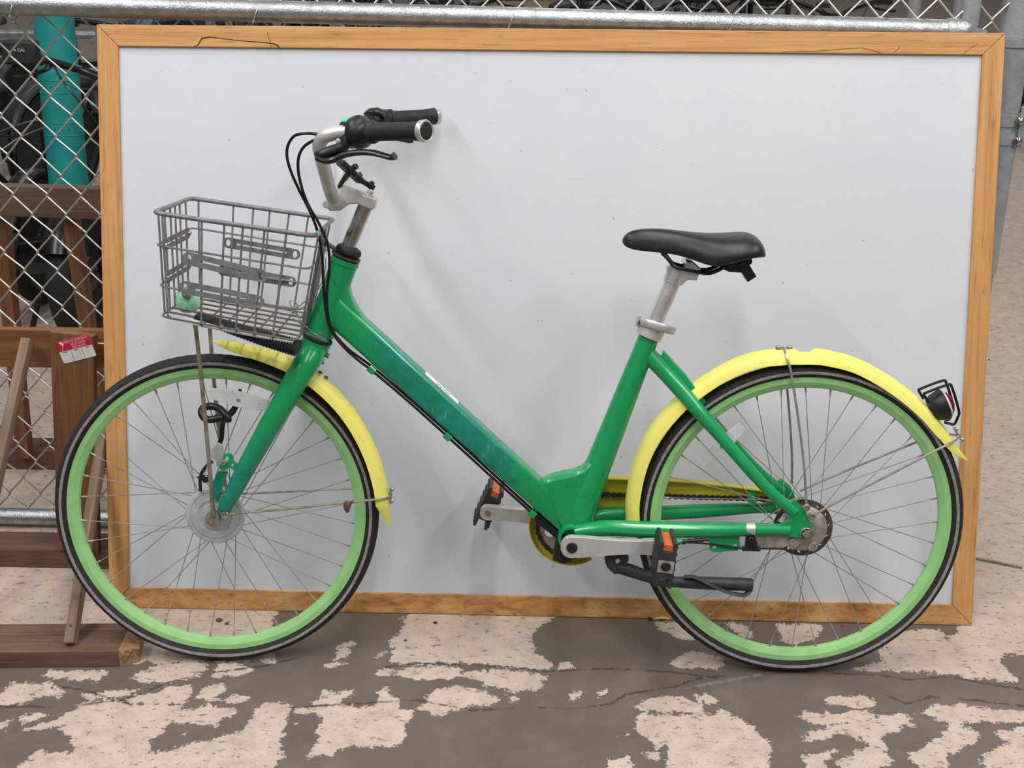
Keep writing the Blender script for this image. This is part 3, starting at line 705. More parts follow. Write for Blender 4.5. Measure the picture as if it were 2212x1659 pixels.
# ---------------------------------------------------------------- frame
BB = K(1234, 1165, -.035); BU, BZ = BB[0], BB[2]
T0, T1 = K(735, 646, -.022), K(1182, 1056, -.024); B0, B1 = K(702, 700, -.022), K(1216, 1157, -.024)
def rrect(p_top, p_bot, hw, ch=.011):
    a = Vector((p_top[0], 0, p_top[2])); b = Vector((p_bot[0], 0, p_bot[2])); m = (a + b) / 2; h = (a - b).length / 2; u = (a - b).normalized(); y = Vector((0, 1, 0)); out = []
    for (cx, cy, s0) in ((h - ch, hw - ch, 0), (-(h - ch), hw - ch, 1), (-(h - ch), -(hw - ch), 2), (h - ch, -(hw - ch), 3)):
        for k in range(5):
            th = math.radians(90 * s0 + 22.5 * k); out.append(tuple(m + u * (cx + ch * math.cos(th)) + y * (cy + ch * math.sin(th))))
    return out
def loft(secs):
    m = len(secs[0]); V = [v for s in secs for v in s]; F = [(i * m + j, i * m + (j + 1) % m, (i + 1) * m + (j + 1) % m, (i + 1) * m + j) for i in range(len(secs) - 1) for j in range(m)]
    F.append(tuple(range(m))[::-1]); F.append(tuple((len(secs) - 1) * m + j for j in range(m))); return (V, F)
def lerp(a, b, t): return tuple(x + (y - x) * t for x, y in zip(a, b))
dt = loft([rrect(lerp(T0, T1, t), lerp(B0, B1, t), .024 + .002 * t) for t in (0, .2, .4, .6, .8, 1)])
ht = tube([K(746, 564), K(690, 722)], [.0272, .0268, .0275, .0298, .0302], 28, k=4)
collar = join(lathe([(.0288, -.004), (.0288, .006)], 28, K(745, 567), ax=tuple(Vector(K(746, 564)) - Vector(K(690, 722)))))
htw = loft([rrect(a, b, w_, .008) for a, b, w_ in ((K(752, 592), K(716, 615), .017), (K(755, 618), K(715, 650), .019), (K(761, 642), K(718, 680), .021), (K(771, 663), K(730, 700), .021), (K(790, 690), K(748, 722), .020))])
st = tube([K(1407, 716), K(1330, 912), K(1262, 1085), (BU + .012, 0, BZ + .010)], [.0205, .0250, .0295, .0305], 28, k=4)
bbs = lathe([(.0215, -.040), (.0265, -.040), (.0280, -.034), (.0280, .034), (.0265, .040), (.0215, .040)], 36, (BU, 0, BZ), closed=True)
cs_n = smooth([(BU + .010, -.030, BZ + .012)] + K3((1310, 1142, -.040), (1400, 1145, -.047), (1540, 1146, -.057), (1640, 1145, -.063), (1706, 1146, -.066)), 4)
csr = resamp([.0150, .0165, .0170, .0160, .0125, .0120], len(cs_n))
csn = sweep(cs_n, circ(18), scale=csr)
csf = sweep([mirror0(p) for p in cs_n], circ(18), scale=[r * .92 for r in csr])
ss_n = smooth(K3((1400, 768, -.004), (1436, 806, -.010), (1470, 844, -.020), (1512, 893, -.036), (1560, 948, -.047), (1650, 1050, -.060), (1716, 1108, -.066)), 4)
ssr = resamp([.0170, .0165, .0160, .0150, .0128, .0118, .0115], len(ss_n))
ssn = sweep(ss_n, circ(16), scale=ssr); ssf = sweep([mirror0(p) for p in ss_n], circ(16), scale=ssr)
do_o = KZ(-.066, (1688, 1131), (1702, 1124), (1708, 1110), (1697, 1093), (1716, 1080), (1736, 1098), (1744, 1116), (1747, 1127), (1757, 1129), (1757, 1136), (1746, 1139), (1746, 1151), (1757, 1151), (1757, 1158), (1744, 1161), (1690, 1159))
drp = join(plate(do_o, -.0705, -.0640), plate(do_o, .0640, .0705))
part('frame', join(dt, ht, htw, st, bbs, csn, csf, ssn, ssf, drp, collar), 'frame_green', ang=50, label='green welded step through frame with a scuffed teal patch')
FR = bpy.data.objects['frame']
# small welded and fixed pieces of the frame
def sub(name, g, m, parent=FR, **k): return obj(name, g, m, parent, **k)
sub('gusset', plate(KZ(0, (1166, 1040), (1186, 1029), (1206, 1023), (1236, 1018), (1258, 1009), (1272, 992), (1296, 1000), (1268, 1085), (1256, 1140), (1236, 1158), (1214, 1150), (1186, 1100)), -.0215, .0215), 'plain_green', bev=.008, label='green gusset web between the tubes')
yk = loft([rrect(K(*a), K(*b), w_, .003) for a, b, w_ in (((1433, 757), (1428, 772), .006), ((1450, 775), (1440, 790), .014), ((1478, 806), (1466, 818), .018), ((1510, 848), (1500, 858), .020), ((1532, 876), (1524, 886), .016))])
sub('stay_bridge', yk, 'plain_green')
sub('bracket_tab', plate(KZ(-.060, (1530, 1157), (1596, 1157), (1599, 1184), (1593, 1190), (1540, 1194), (1533, 1188)), -.062, -.0585, [ring2(K(1543, 1183, -.06)[::2], .0042, 10), ring2(K(1588, 1179, -.06)[::2], .0042, 10, .0026)]), 'plain_green', sm=False, label='green bracket tab with two holes')
for (gx, gy) in ((803, 800), (967, 944), (1150, 1110)):
    p = Vector(K(gx, gy, -.016)); d = (Vector(B1) - Vector(B0)).normalized(); sub('cable_guide', bar(tuple(p - d * .0075), tuple(p + d * .0075), .014, .014, (0, 0, 1), .002), 'plain_green')
sub('cable_guide', bar(K(1462, 1170, -.06), K(1474, 1170, -.06), .009, .009, (0, 0, 1), .002), 'teal_sticker')
a, b = K(925, 801, .004), K(993, 868, .004)
d = (Vector(b) - Vector(a)).normalized(); up_ = Vector((-d.z, 0, d.x)); off = up_ * .0055
tp = Vector(lerp(T0, T1, .5)); nrm = (Vector(T0) - Vector(B0)); nrm = (Vector((-d.z, 0, d.x)));
def top_at(px, py):
    q = Vector(K(px, py, 0)); t_ = (q - Vector((T0[0], 0, T0[2]))).dot(d) / (Vector((T1[0], 0, T1[2])) - Vector((T0[0], 0, T0[2]))).dot(d); c_ = Vector(lerp(T0, T1, t_)); c_.y = 0; return c_ + nrm * .0004
s0, s1 = top_at(925, 801), top_at(993, 868)
bs = sub('barcode_sticker', sweep([tuple(s0), tuple(s1)], [(.0006, -.012), (.0006, .012), (0, .012), (0, -.012)], up=tuple(nrm)), 'white_sticker', sm=False, label='white barcode sticker')
for k in range(12):
    q = s0.lerp(s1, .36 + k * .033); sub('barcode_sticker_mark', box(tuple(q + nrm * .0008 + Vector((0, -.004 + .002 * (k % 3), 0))), (.0012, .006 + .002 * (k % 2), .0004)), 'print_black', sm=False)
for p, r in ((K(1252, 1050, -.021), .004),):
    pass
sub('stay_clamp_band', sweep([K(1611, 1144, -.061), K(1630, 1144, -.062)], circ(18, .0140)), 'alloy', label='polished clamp band')
sub('clamp_block', join(plate(KZ(-.066, (1612, 1158), (1630, 1158), (1637, 1182), (1609, 1180)), -.072, -.060), bar(K(1603, 1186, -.066), K(1642, 1187, -.066), .010, .009, ch=.002), bolt(K(1622, 1167, -.073), .0065, .004)), 'black_plastic')
sub('cable_rod', tube(K3((1470, 1172, -.063), (1530, 1176, -.064), (1600, 1186, -.066), (1700, 1187, -.066)), .0020, 8), 'cable_black')
sub('brake_arm', plate(KZ(-.060, (1648, 1160), (1630, 1161), (1640, 1186), (1690, 1187), (1700, 1180), (1712, 1190), (1735, 1172), (1757, 1158), (1760, 1130), (1740, 1120), (1700, 1150)), -.0620, -.0555), 'dirty_alloy', bev=.0012, label='dull alloy brake arm')
for (x, y, r) in ((1711, 1170, .0062), (1755, 1180, .0095)):
    sub('arm_bolt', join(lathe([(r * .55, 0), (r * .55, .006), (r, .006), (r, 0)], 18, K(x, y, -.062), closed=True, ax=(0, -1, 0)), lathe([(0, .004), (r * .45, .004), (r * .45, 0)], 12, K(x, y, -.062), ax=(0, -1, 0))), 'dirty_alloy')
sub('warning_label', plate(KZ(-.0515, (1681, 1128), (1692, 1109), (1699, 1108), (1700, 1112), (1690, 1129)), -.0535, -.0530), 'sticker_white', sm=False)
for (x, y) in ((1742, 1097), (1753, 1115)): sub('dropout_bolt', bolt(K(x, y, -.071), .0072, .007), 'steel')
for pts in (((1415, 758), (1406, 770), (1396, 768)),): pass

# ---------------------------------------------------------------- headset, steerer, fork
part('headset', join(*[lathe(pr, 28, K(746, 564), ax=tuple(Vector(K(746, 564)) - Vector(K(690, 722)))) for pr in ([(.020, .000), (.0262, .001), (.0255, .006), (.021, .010), (.0215, .014), (.0258, .016), (.0262, .021), (.0235, .027), (.0165, .030), (.015, .030)],)]), 'black_rubber', label='black headset rings')
part('headset', lathe([(.0285, -.004), (.0308, -.002), (.0308, .003), (.0285, .005)], 28, K(686, 733), closed=True, ax=tuple(Vector(K(746, 564)) - Vector(K(690, 722)))), 'black_rubber', label='thin black lower headset ring')
part('steerer', tube([K(748, 545), K(792, 440)], .0146, 20), 'chrome', label='chrome steerer tube')
bl = smooth(K3((676, 762, -.012), (660, 788, -.040), (604, 884, -.056), (545, 988, -.058), (500, 1072, -.058), (484, 1100, -.058)), 4)
blr = resamp([.026, .0262, .0232, .0200, .0165, .0120], len(bl))
crown = tube([K(687, 731), K(678, 752), K(668, 772)], [.0298, .0300, .0270], 24, k=3)
cb = tube([K(668, 768, -.035), mirror(K(668, 768, -.035))], .024, 16)
fdo = KZ(-.058, (474, 1085), (500, 1088), (500, 1104), (494, 1112), (482, 1113), (472, 1132), (458, 1134), (452, 1122), (462, 1108), (470, 1103))
blf = [mirror(p) for p in bl]
fdf = [(x - 2 * STEER * .058, z) for x, z in fdo]
part('fork', join(crown, cb, sweep(bl, circ(20), scale=blr), sweep(blf, circ(20), scale=blr), plate(fdo, -.0600, -.0540), plate(fdf, .0540, .0600)), 'fork_green', ang=50, label='green fork, scraped teal near the hub')
FK = bpy.data.objects['fork']
def fsub(n, g, m, **k): return obj(n, g, m, FK, **k)
slot = KZ(-.058, (490, 985), (496, 990), (490, 1000), (485, 996))
fsub('brake_mount', plate(KZ(-.058, (488, 980), (498, 980), (504, 988), (505, 997), (513, 1004), (517, 1012), (510, 1022), (498, 1012), (485, 1017), (476, 1016), (473, 1008), (480, 997), (482, 986)), -.0600, -.0550, [slot, ring2(K(502, 1005, -.058)[::2], .0030, 8)]), 'plain_green', bev=.0008)
fsub('mount_bolt', bolt(K(484, 1001, -.060), .0062, .005), 'steel')
fsub('torque_arm', plate(KZ(-.046, (472, 1018), (492, 1020), (478, 1062), (470, 1085), (452, 1066), (462, 1040)), -.0480, -.0430), 'fork_green', bev=.001, label='scuffed torque arm of the drum brake')
fsub('cable_bracket', plate(KZ(-.044, (456, 972), (470, 957), (480, 962), (482, 980), (486, 992), (474, 1008), (468, 1008), (468, 996), (458, 990)), -.0460, -.0420), 'alloy_matte', bev=.0008)
fsub('return_spring', tube([tuple(Vector(K(452, 1000, -.045)).lerp(Vector(K(446, 1030, -.045)), i / 48) + Vector((.004 * math.cos(i * 1.05), .004 * math.sin(i * 1.05), 0))) for i in range(49)], .0008, 5), 'steel')
fsub('brake_lever_arm', join(tube(K3((459, 998, -.040), (443, 1012, -.040), (433, 1032, -.038), (433, 1062, -.036)), .0035, 8, k=4), plate(KZ(-.045, (424, 1032), (440, 1027), (452, 1029), (452, 1042), (440, 1044), (436, 1037)), -.047, -.044)), 'black_plastic')
fsub('crown_peg', tube([K(690, 762, .0), K(711, 771, .0)], [.0058, .0060, .0052], 12), 'plain_green')
fsub('crown_bolt', join(tube([K(683, 776, 0), K(694, 781, 0)], .005, 10), nut(K(693, 781, 0), .0085, .007, (1, 0, .1))), 'steel')
for (x, y) in ((487, 1113),): fsub('stay_bolt', bolt(K(x, y, -.0605), .0088, .006), 'steel')

# ---------------------------------------------------------------- fenders
def fender(line, hw, drop, m, name, notch=None, thick=.0022, label=None):
    P = smooth(line, 4); n_ = len(P); W_ = resamp(hw, n_); D_ = resamp(drop, n_)
    Pv, T, N = frames(P, up=(0, 1, 0)); V, F = [], []; m_ = 9
    for i in range(n_):
        b = Vector((0, 1, 0)); t_ = T[i]; out = Vector((-t_.z, 0, t_.x)); 
        if out.dot(Pv[i] - CEN) < 0: out = -out
        nt = notch(i / (n_ - 1)) if notch else 0
        for j in range(m_):
            s = -1 + 2 * j / (m_ - 1); 
            y = W_[i] * math.sin(s * math.pi / 2 * .93) ; h = D_[i] * (1 - abs(math.cos(s * math.pi / 2 * .96)) ** .62)
            V.append(tuple(Pv[i] + b * y - out * (h + nt * (1 - abs(s) ** 3))))
    off = len(V)
    for i in range(n_):
        t_ = T[i]; out = Vector((-t_.z, 0, t_.x))
        if out.dot(Pv[i] - CEN) < 0: out = -out
        for j in range(m_):
            s = -1 + 2 * j / (m_ - 1); v = Vector(V[i * m_ + j]); V.append(tuple(v - out * thick * (1 - .6 * abs(s)) + Vector((0, -thick * .8 * s, 0))))
    for i in range(n_ - 1):
        for j in range(m_ - 1):
            a_ = i * m_ + j; F.append((a_, a_ + 1, a_ + m_ + 1, a_ + m_)); F.append((off + a_, off + a_ + m_, off + a_ + m_ + 1, off + a_ + 1))
        for j in (0, m_ - 1):
            a_ = i * m_ + j; F.append((a_, a_ + m_, off + a_ + m_, off + a_))
    for i in (0, n_ - 1):
        for j in range(m_ - 1):
            a_ = i * m_ + j; F.append((a_, off + a_, off + a_ + 1, a_ + 1))
    return part(name, (V, F), m, ang=60, label=label)
CEN = Vector((UF, 0, RW))
ff = fender(KK(0, (459, 738), (480, 737), (512, 741), (560, 751), (610, 766), (660, 790), (705, 822), (748, 864), (785, 915), (815, 975), (834, 1035), (842, 1085), (842, 1136)),
            [.0015, .011, .0185, .0245, .0265, .027, .027, .027, .027, .027, .027, .027, .0035], [.001, .013, .021, .026, .029, .030, .031, .031, .031, .031, .031, .031, .006], 'fender_yellow', 'fender', label='front yellow plastic fender')
CEN = Vector((UR, 0, RW))
def ntch(t): return .0085 * max(0.0, min(1, (t - .525) / .012, (.605 - t) / .018))
rl_ = KK(0, (1351, 1126), (1351, 1075), (1366, 1003), (1396, 935), (1438, 880), (1490, 834), (1555, 791), (1620, 764), (1685, 755), (1722, 754), (1752, 754), (1784, 757), (1850, 774), (1920, 812), (1986, 862), (2034, 916), (2065, 962), (2091, 996))
rf = fender(rl_, [.029, .029, .029, .029, .029, .029, .029, .029, .029, .029, .029, .029, .029, .029, .0285, .028, .022, .001], [.033] * 15 + [.031, .022, .002], 'fender_yellow', 'fender', notch=ntch, label='rear yellow plastic fender with a stepped notch')
def stay(pts, m='rusty_steel', r=.0026): return obj('fender_stay', tube(pts, r, 8, k=4), m, bike)
fs1 = K3((497, 1111, -.062), (620, 1101, -.056), (745, 1087, -.044), (815, 1080, -.030), (838, 1076, -.014), (845, 1069, 0))
stay(fs1); stay([mirror(p) for p in fs1], 'steel')
fsb = obj('stay_bolt', join(*[bolt(K(846, y, 0), .005, .005, (1, 0, 0)) for y in (1058, 1083)] + [bar(K(844, 1054, 0), K(845, 1088, 0), .012, .003)]), 'steel', ff)
rs1 = K3((1742, 1096, -.072), (1737, 1010, -.062), (1722, 890, -.046), (1707, 800, -.034), (1697, 768, -.022), (1693, 752, 0))
rs2 = K3((1760, 1112, -.072), (1830, 1074, -.064), (1930, 1022, -.052), (2030, 970, -.038), (2060, 955, -.026), (2073, 942, 0))
for s_ in (rs1, rs2): stay(s_, 'steel'); stay([mirror0(p) for p in s_], 'steel')
obj('stay_bolt', join(*[bolt(K(x, 754, 0), .006, .005, (0, 0, 1)) for x in (1681, 1705)] + [bar(K(1676, 756, 0), K(1711, 756, 0), .012, .003)]), 'steel', rf)
obj('stay_bolt', join(*[bolt(K(x, y, 0), .005, .005, (.8, 0, .5)) for x, y in ((2063, 930), (2076, 952))] + [bar(K(2060, 926, 0), K(2078, 955, 0), .012, .003)]), 'steel', rf)
for (x, y) in ((691, 807), (704, 818)): obj('fender_screw', bolt(K(x, y, 0), .0045, .0035, (.5, 0, .8)), 'brake_disc', ff)
# tail light and its guard
def rot_y(v_, c, up, fwd): return tuple(c[k] + up[k] * v_[0] + fwd[k] * v_[1] for k in range(3))
tl0, tl1 = Vector(K(2010, 884, 0)), Vector(K(2052, 868, 0)); ax_ = (tl1 - tl0).normalized()
tc = Vector(K(2023, 880, 0))
tlp = part('tail_light', lathe([(.020, -.014), (.027, -.006), (.0315, .012), (.0325, .016), (.030, .018), (0, .018)], 28, tuple(tc), ax=tuple(ax_)), 'black_plastic', label='black tail light housing with a red lens')
obj('lens', lathe([(.030, .0175), (.0292, .021), (.022, .0235)], 24, tuple(tc), ax=tuple(ax_)), 'clear_reflector', tlp)
obj('lens', lathe([(.0225, .0215), (.020, .0275), (.012, .0325), (0, .034)], 24, tuple(tc), ax=tuple(ax_)), 'red_lens', tlp, label='red lens')
for v_ in (-.017, .017):
    g_ = [K(2006, 872, v_), K(1996, 855, v_), K(2000, 850, v_), K(2046, 833, v_) , K(2056, 838, v_), K(2071, 888, v_), K(2069, 902, v_), K(2061, 918, v_), K(2050, 916, v_), K(2040, 914, v_)] if v_ < 0 else [mirror0(K(*q, -.017)) for q in ((2006, 872), (1996, 855), (2000, 850), (2046, 833), (2056, 838), (2071, 888), (2069, 902), (2061, 918), (2050, 916), (2040, 914))]
    obj('guard_wire', tube(g_, .0028, 8, k=3), 'black_paint', tlp)
tlp.location = (0, 0, 0)

# ---------------------------------------------------------------- saddle and seat post
part('seat_post', join(tube([K(1404, 722), K(1458, 598)], .0162, 24), tube([K(1450, 612), K(1463, 582)], [.0176, .0178], 24), plate(KZ(0, (1440, 578), (1470, 579), (1509, 588), (1503, 605), (1483, 604), (1470, 616), (1440, 606)), -.0150, .0150)), 'alloy', label='silver seat post')
sax = Vector(K(1414, 700)) - Vector(K(1404, 722))
cl = part('seat_clamp', join(lathe([(.0225, -.013), (.0270, -.013), (.0270, .010), (.0225, .010)], 30, K(1406, 715), closed=True, ax=tuple(sax)), plate(KZ(0, (1374, 690), (1380, 682), (1398, 690), (1402, 694), (1398, 712), (1388, 709), (1372, 703)), -.010, .010)), 'alloy_matte', label='silver quick release seat clamp')
obj('clamp_lever', tube(K3((1385, 697, -.016), (1402, 701, -.030), (1425, 708, -.034), (1445, 714, -.028), (1456, 717, -.014)), .0070, 10, k=4, oval=(1.2, .45)), 'alloy_matte', cl)
obj('clamp_bolt', lathe([(0, -.017), (.0045, -.017), (.0045, .017), (0, .017)], 12, K(1382, 696, 0)), 'brake_disc', cl)
sx = [1344, 1350, 1362, 1380, 1410, 1450, 1480, 1510, 1535, 1560, 1590, 1615, 1632, 1642, 1647]
stp = [519, 508, 500, 496, 494, 497, 501, 504, 506, 506, 504, 503, 510, 522, 540]
sbt = [526, 535, 541, 545, 548, 552, 560, 573, 582, 577, 569, 562, 560, 559, 556]
shw = [.004, .014, .020, .024, .027, .033, .044, .062, .074, .080, .083, .082, .076, .064, .045]
secs = []
for x, t_, b_, h_ in zip(sx, stp, sbt, shw):
    zt = K(x, t_, 0)[2]; u_ = K(x, t_, 0)[0]; zb = K(x, b_, -h_)[2]; s_ = []
    for k in range(15):
        th = math.radians(-97 + 194 * k / 14); cc = math.cos(th)
        s_.append((u_, h_ * math.copysign(abs(math.sin(th)) ** .78, math.sin(th)) * (1 if abs(th) < math.pi / 2 else .93), zb + (zt - zb) * (math.copysign(abs(cc) ** .75, cc) if cc > 0 else cc * .4)))
    for k in range(5): s_.append((u_, h_ * (.75 - .375 * k), zb + (zt - zb) * .18))
    secs.append(s_)
sad = loft(secs)
so = part('saddle', sad, 'saddle_black', ang=80, label='black padded saddle')
sm_ = so.modifiers.new('smooth', 'SUBSURF'); sm_.levels = 1; sm_.render_levels = 1
for v_ in (-.022, .022):
    obj('saddle_rail', tube(K3((1428, 545, 0), (1440, 556, 0), (1456, 574, 0), (1490, 582, 0), (1530, 588, 0), (1570, 570, 0))[:], .0042, 8, k=4), 'black_paint', so).location = (0, v_, 0)
obj('rail_clamp', plate(KZ(-.0, (1475, 566), (1482, 561), (1492, 562), (1511, 578), (1509, 582), (1475, 576)), -.028, .028), 'chrome', so, bev=.002)
obj('light_bracket', join(plate(KZ(0, (1556, 570), (1620, 556), (1622, 566), (1598, 588), (1572, 586), (1557, 580)), -.020, .020), plate(KZ(-.01, (1590, 570), (1609, 560), (1632, 597), (1613, 609)), -.024, .012)), 'black_plastic', so, bev=.0015, label='black plastic bracket under the saddle')
# ---------------------------------------------------------------- cranks, pedals, chain, guard, kickstand
def capsule(c0, r0, c1, r1, n=14):
    "outline of two discs and their tangents, (x, z)"
    a = math.atan2(c1[1] - c0[1], c1[0] - c0[0]); L = math.hypot(c1[0] - c0[0], c1[1] - c0[1]); b = math.acos(max(-1, min(1, (r0 - r1) / L))); o_ = []
    for k in range(n + 1): th = a + b + (2 * math.pi - 2 * b) * k / n; o_.append((c0[0] + r0 * math.cos(th), c0[1] + r0 * math.sin(th)))
    for k in range(n + 1): th = a - b + 2 * b * k / n; o_.append((c1[0] + r1 * math.cos(th), c1[1] + r1 * math.sin(th)))
    return o_
CE = K(1428, 1183, -.080); cA = (BU, BZ); cE = (CE[0], CE[2])
dN = Vector((cE[0] - cA[0], 0, cE[1] - cA[1])); CLEN = dN.length
cF_ = K(1054, 1105, .085); cF = (cF_[0], cF_[2])
def crank(end, s, lab):
    m1 = (cA[0] + (end[0] - cA[0]) * .5, cA[1] + (end[1] - cA[1]) * .5)
    dx_, dz_ = end[0] - cA[0], end[1] - cA[1]; L_ = math.hypot(dx_, dz_); ux_, uz_ = dx_ / L_, dz_ / L_
    up_e = [(t_, w_) for t_, w_ in ((.14, .0215), (.25, .0195), (.40, .0170), (.58, .0148), (.75, .0142), (.88, .0158))]
    a0 = math.atan2(dz_, dx_)
    out = [(cA[0] + .0228 * math.cos(a0 + q), cA[1] + .0228 * math.sin(a0 + q)) for q in np.linspace(math.radians(75), math.radians(285), 15)]
    out += [(cA[0] + ux_ * L_ * t_ + uz_ * w_, cA[1] + uz_ * L_ * t_ - ux_ * w_) for t_, w_ in up_e]
    out += [(end[0] + .0165 * math.cos(a0 + q), end[1] + .0165 * math.sin(a0 + q)) for q in np.linspace(math.radians(-75), math.radians(75), 11)]
    out += [(cA[0] + ux_ * L_ * t_ - uz_ * w_, cA[1] + uz_ * L_ * t_ + ux_ * w_) for t_, w_ in up_e[::-1]]
    y0, y1 = (-.0860, -.0700) if s < 0 else (.0700, .0860)
    c = part('crank_arm', plate(out, y0, y1), 'alloy_matte', bev=.0045, label=lab)
    yo = y0 - .0002 if s < 0 else y1 + .0002
    obj('crank_bolt', lathe([(0, .0005), (.0035, .0005), (.0045, .003), (.0105, .003), (.0115, 0)], 20, (cA[0], yo, cA[1]), ax=(0, s, 0)), 'black_plastic', c)
    if s > 0: obj('pedal_hole', lathe([(0, .001), (.004, .001), (.0045, .0018), (.007, .0018), (.0075, 0)], 18, (end[0], y0 - .0002, end[1]), ax=(0, -1, 0)), 'rusty_steel', c)
    return c
crank(cE, -1, 'silver crank arm on the near side'); crank(cF, 1, 'silver crank arm on the far side')
def pedal(c, y0, y1, tilt, hl, hwid, s, lab):
    "pedal hanging on its axle: two tread plates joined by a core, reflectors between the prongs"
    R2 = Matrix.Rotation(tilt, 3, 'Y')
    def loc2(x, z): v = R2 @ Vector((x, 0, z)); return (c[0] + v.x, c[1] + v.z)
    w = hwid; H = [(-w, -hl), (-w + .007, -hl), (-w + .007, -hl * .60), (w - .007, -hl * .60), (w - .007, -hl), (w, -hl), (w + .0015, 0), (w, hl), (w - .007, hl), (w - .007, hl * .58), (-w + .007, hl * .58), (-w + .007, hl), (-w, hl), (-w - .0015, 0)]
    p = part('pedal', plate([loc2(*q) for q in H], y0, y1), 'kickstand_black', bev=.0012, label=lab)
    for sg in (1,):
        z0, z1 = sg * hl * .60, sg * hl * .86
        a_ = [loc2(-w + .0075, z0), loc2(w - .0075, z0), loc2(w - .0075, z1), loc2(-w + .0075, z1)]
        obj('pedal_reflector', plate(a_, y0 + .004, y1 - .004), 'amber', p, sm=False, label='amber reflector')
    ye = y0 if s < 0 else y1
    sq = [loc2(-w + .001, -hl * .32), loc2(w - .001, -hl * .32), loc2(w - .001, hl * .20), loc2(-w + .001, hl * .20)]
    obj('end_plate', plate(sq, ye - .0012 if s < 0 else ye, ye if s < 0 else ye + .0012), 'dirty_alloy', p, sm=False)
    obj('bearing_cap', lathe([(0, .0006), (.0078, .0006), (.0088, .0016), (.0098, 0)], 18, (loc2(0, -hl * .06)[0], ye - .0012 if s < 0 else ye + .0012, loc2(0, -hl * .06)[1]), ax=(0, s, 0)), 'black_rubber', p)
    obj('pedal_axle', tube([(c[0], (-.084 if s < 0 else .084), c[1]), (c[0], (y0 + y1) / 2, c[1])], .0055, 10), 'steel', p)
    for sg in (-1, 1):
        for k in range(6):
            q = loc2(sg * (w + .0016), -hl * .8 + k * hl * .32)
            obj('tread_bar', box((q[0], (y0 + y1) / 2, q[1]), (.0018, y1 - y0 - .004, .005), Matrix.Rotation(tilt, 3, 'Y')), 'kickstand_black', p, sm=False)
pedal(cE, -.178, -.096, .10, .0470, .0165, -1, 'black pedal with amber reflectors on the near side')
pedal(cF, .096, .178, .40, .0470, .0165, 1, 'black pedal with amber reflectors on the far side')

CHV = .044
CR, SR = .0700, .0305
cc0, cc1 = Vector((BU, CHV, BZ)), Vector((UR, CHV, RW))
def chain_path():
    d = cc1 - cc0; L = Vector((d.x, 0, d.z)).length; a = math.atan2(d.z, d.x); b = math.asin((CR - SR) / L); pts = []
    def arc(c, r, a0, a1):
        n_ = max(4, int(abs(a1 - a0) * r / .004))
        for k in range(n_ + 1): th = a0 + (a1 - a0) * k / n_; pts.append(Vector((c.x + r * math.cos(th), CHV, c.z + r * math.sin(th))))
    t1, t2 = a + math.pi / 2 - b, a - math.pi / 2 + b
    arc(cc0, CR, t1, t2 + 2 * math.pi)      # round the front sprocket
    arc(cc1, SR, t2, t1)                    # round the rear one
    pts.append(pts[0]); return pts
cp = chain_path(); cum = [0.]
for a, b in zip(cp[:-1], cp[1:]): cum.append(cum[-1] + (b - a).length)
NL = int(round(cum[-1] / .0127)); NL -= NL % 2; pit = cum[-1] / NL
def at_len(s):
    s %= cum[-1]; i = min(max(int(np.searchsorted(cum, s)) - 1, 0), len(cp) - 2); t_ = (s - cum[i]) / max(cum[i + 1] - cum[i], 1e-9); return cp[i].lerp(cp[i + 1], t_)
def link_geo(outer):
    y = .0034 if outer else .0023; r = .0052; n_ = 8; o_ = []
    for k in range(n_ + 1): th = math.pi / 2 + math.pi * k / n_; o_.append((-pit / 2 + r * math.cos(th), r * math.sin(th)))
    o_.append((0, -r * .62))
    for k in range(n_ + 1): th = -math.pi / 2 + math.pi * k / n_; o_.append((pit / 2 + r * math.cos(th), r * math.sin(th)))
    o_.append((0, r * .62))
    V = [(x, yy, z) for yy in (-y, y) for x, z in o_]; m = len(o_)
    return (V, [tuple(range(m)), tuple(range(m, 2 * m))[::-1]] + [(i, (i + 1) % m, m + (i + 1) % m, m + i) for i in range(m)])
lm = [mesh('chain_link', link_geo(True)), mesh('chain_link', link_geo(False))]
for m in lm: m.materials.append(M_['chain_steel'])
ch = part('chain', lathe([(.0016, -.004), (.0016, .004)], 8, tuple(at_len(0))), 'chain_steel', label='greasy roller chain')
for k in range(NL):
    a, b = at_len(k * pit), at_len((k + 1) * pit); d = b - a; o = put('chain_link', lm[k % 2], None, ch); o.location = (a + b) / 2; o.rotation_euler = (0, -math.atan2(d.z, d.x), 0)
cring = plate([((CR - .001 - (.004 if k % 2 else 0)) * math.cos(k * math.pi / 38) + BU, (CR - .001 - (.004 if k % 2 else 0)) * math.sin(k * math.pi / 38) + BZ) for k in range(76)], CHV - .001, CHV + .001,
       [ring2((BU + .045 * math.cos(math.radians(a)), BZ + .045 * math.sin(math.radians(a))), .012, 14) for a in range(20, 380, 60)])
part('chainring', cring, 'dirty_alloy', sm=False, label='toothed front chainring')
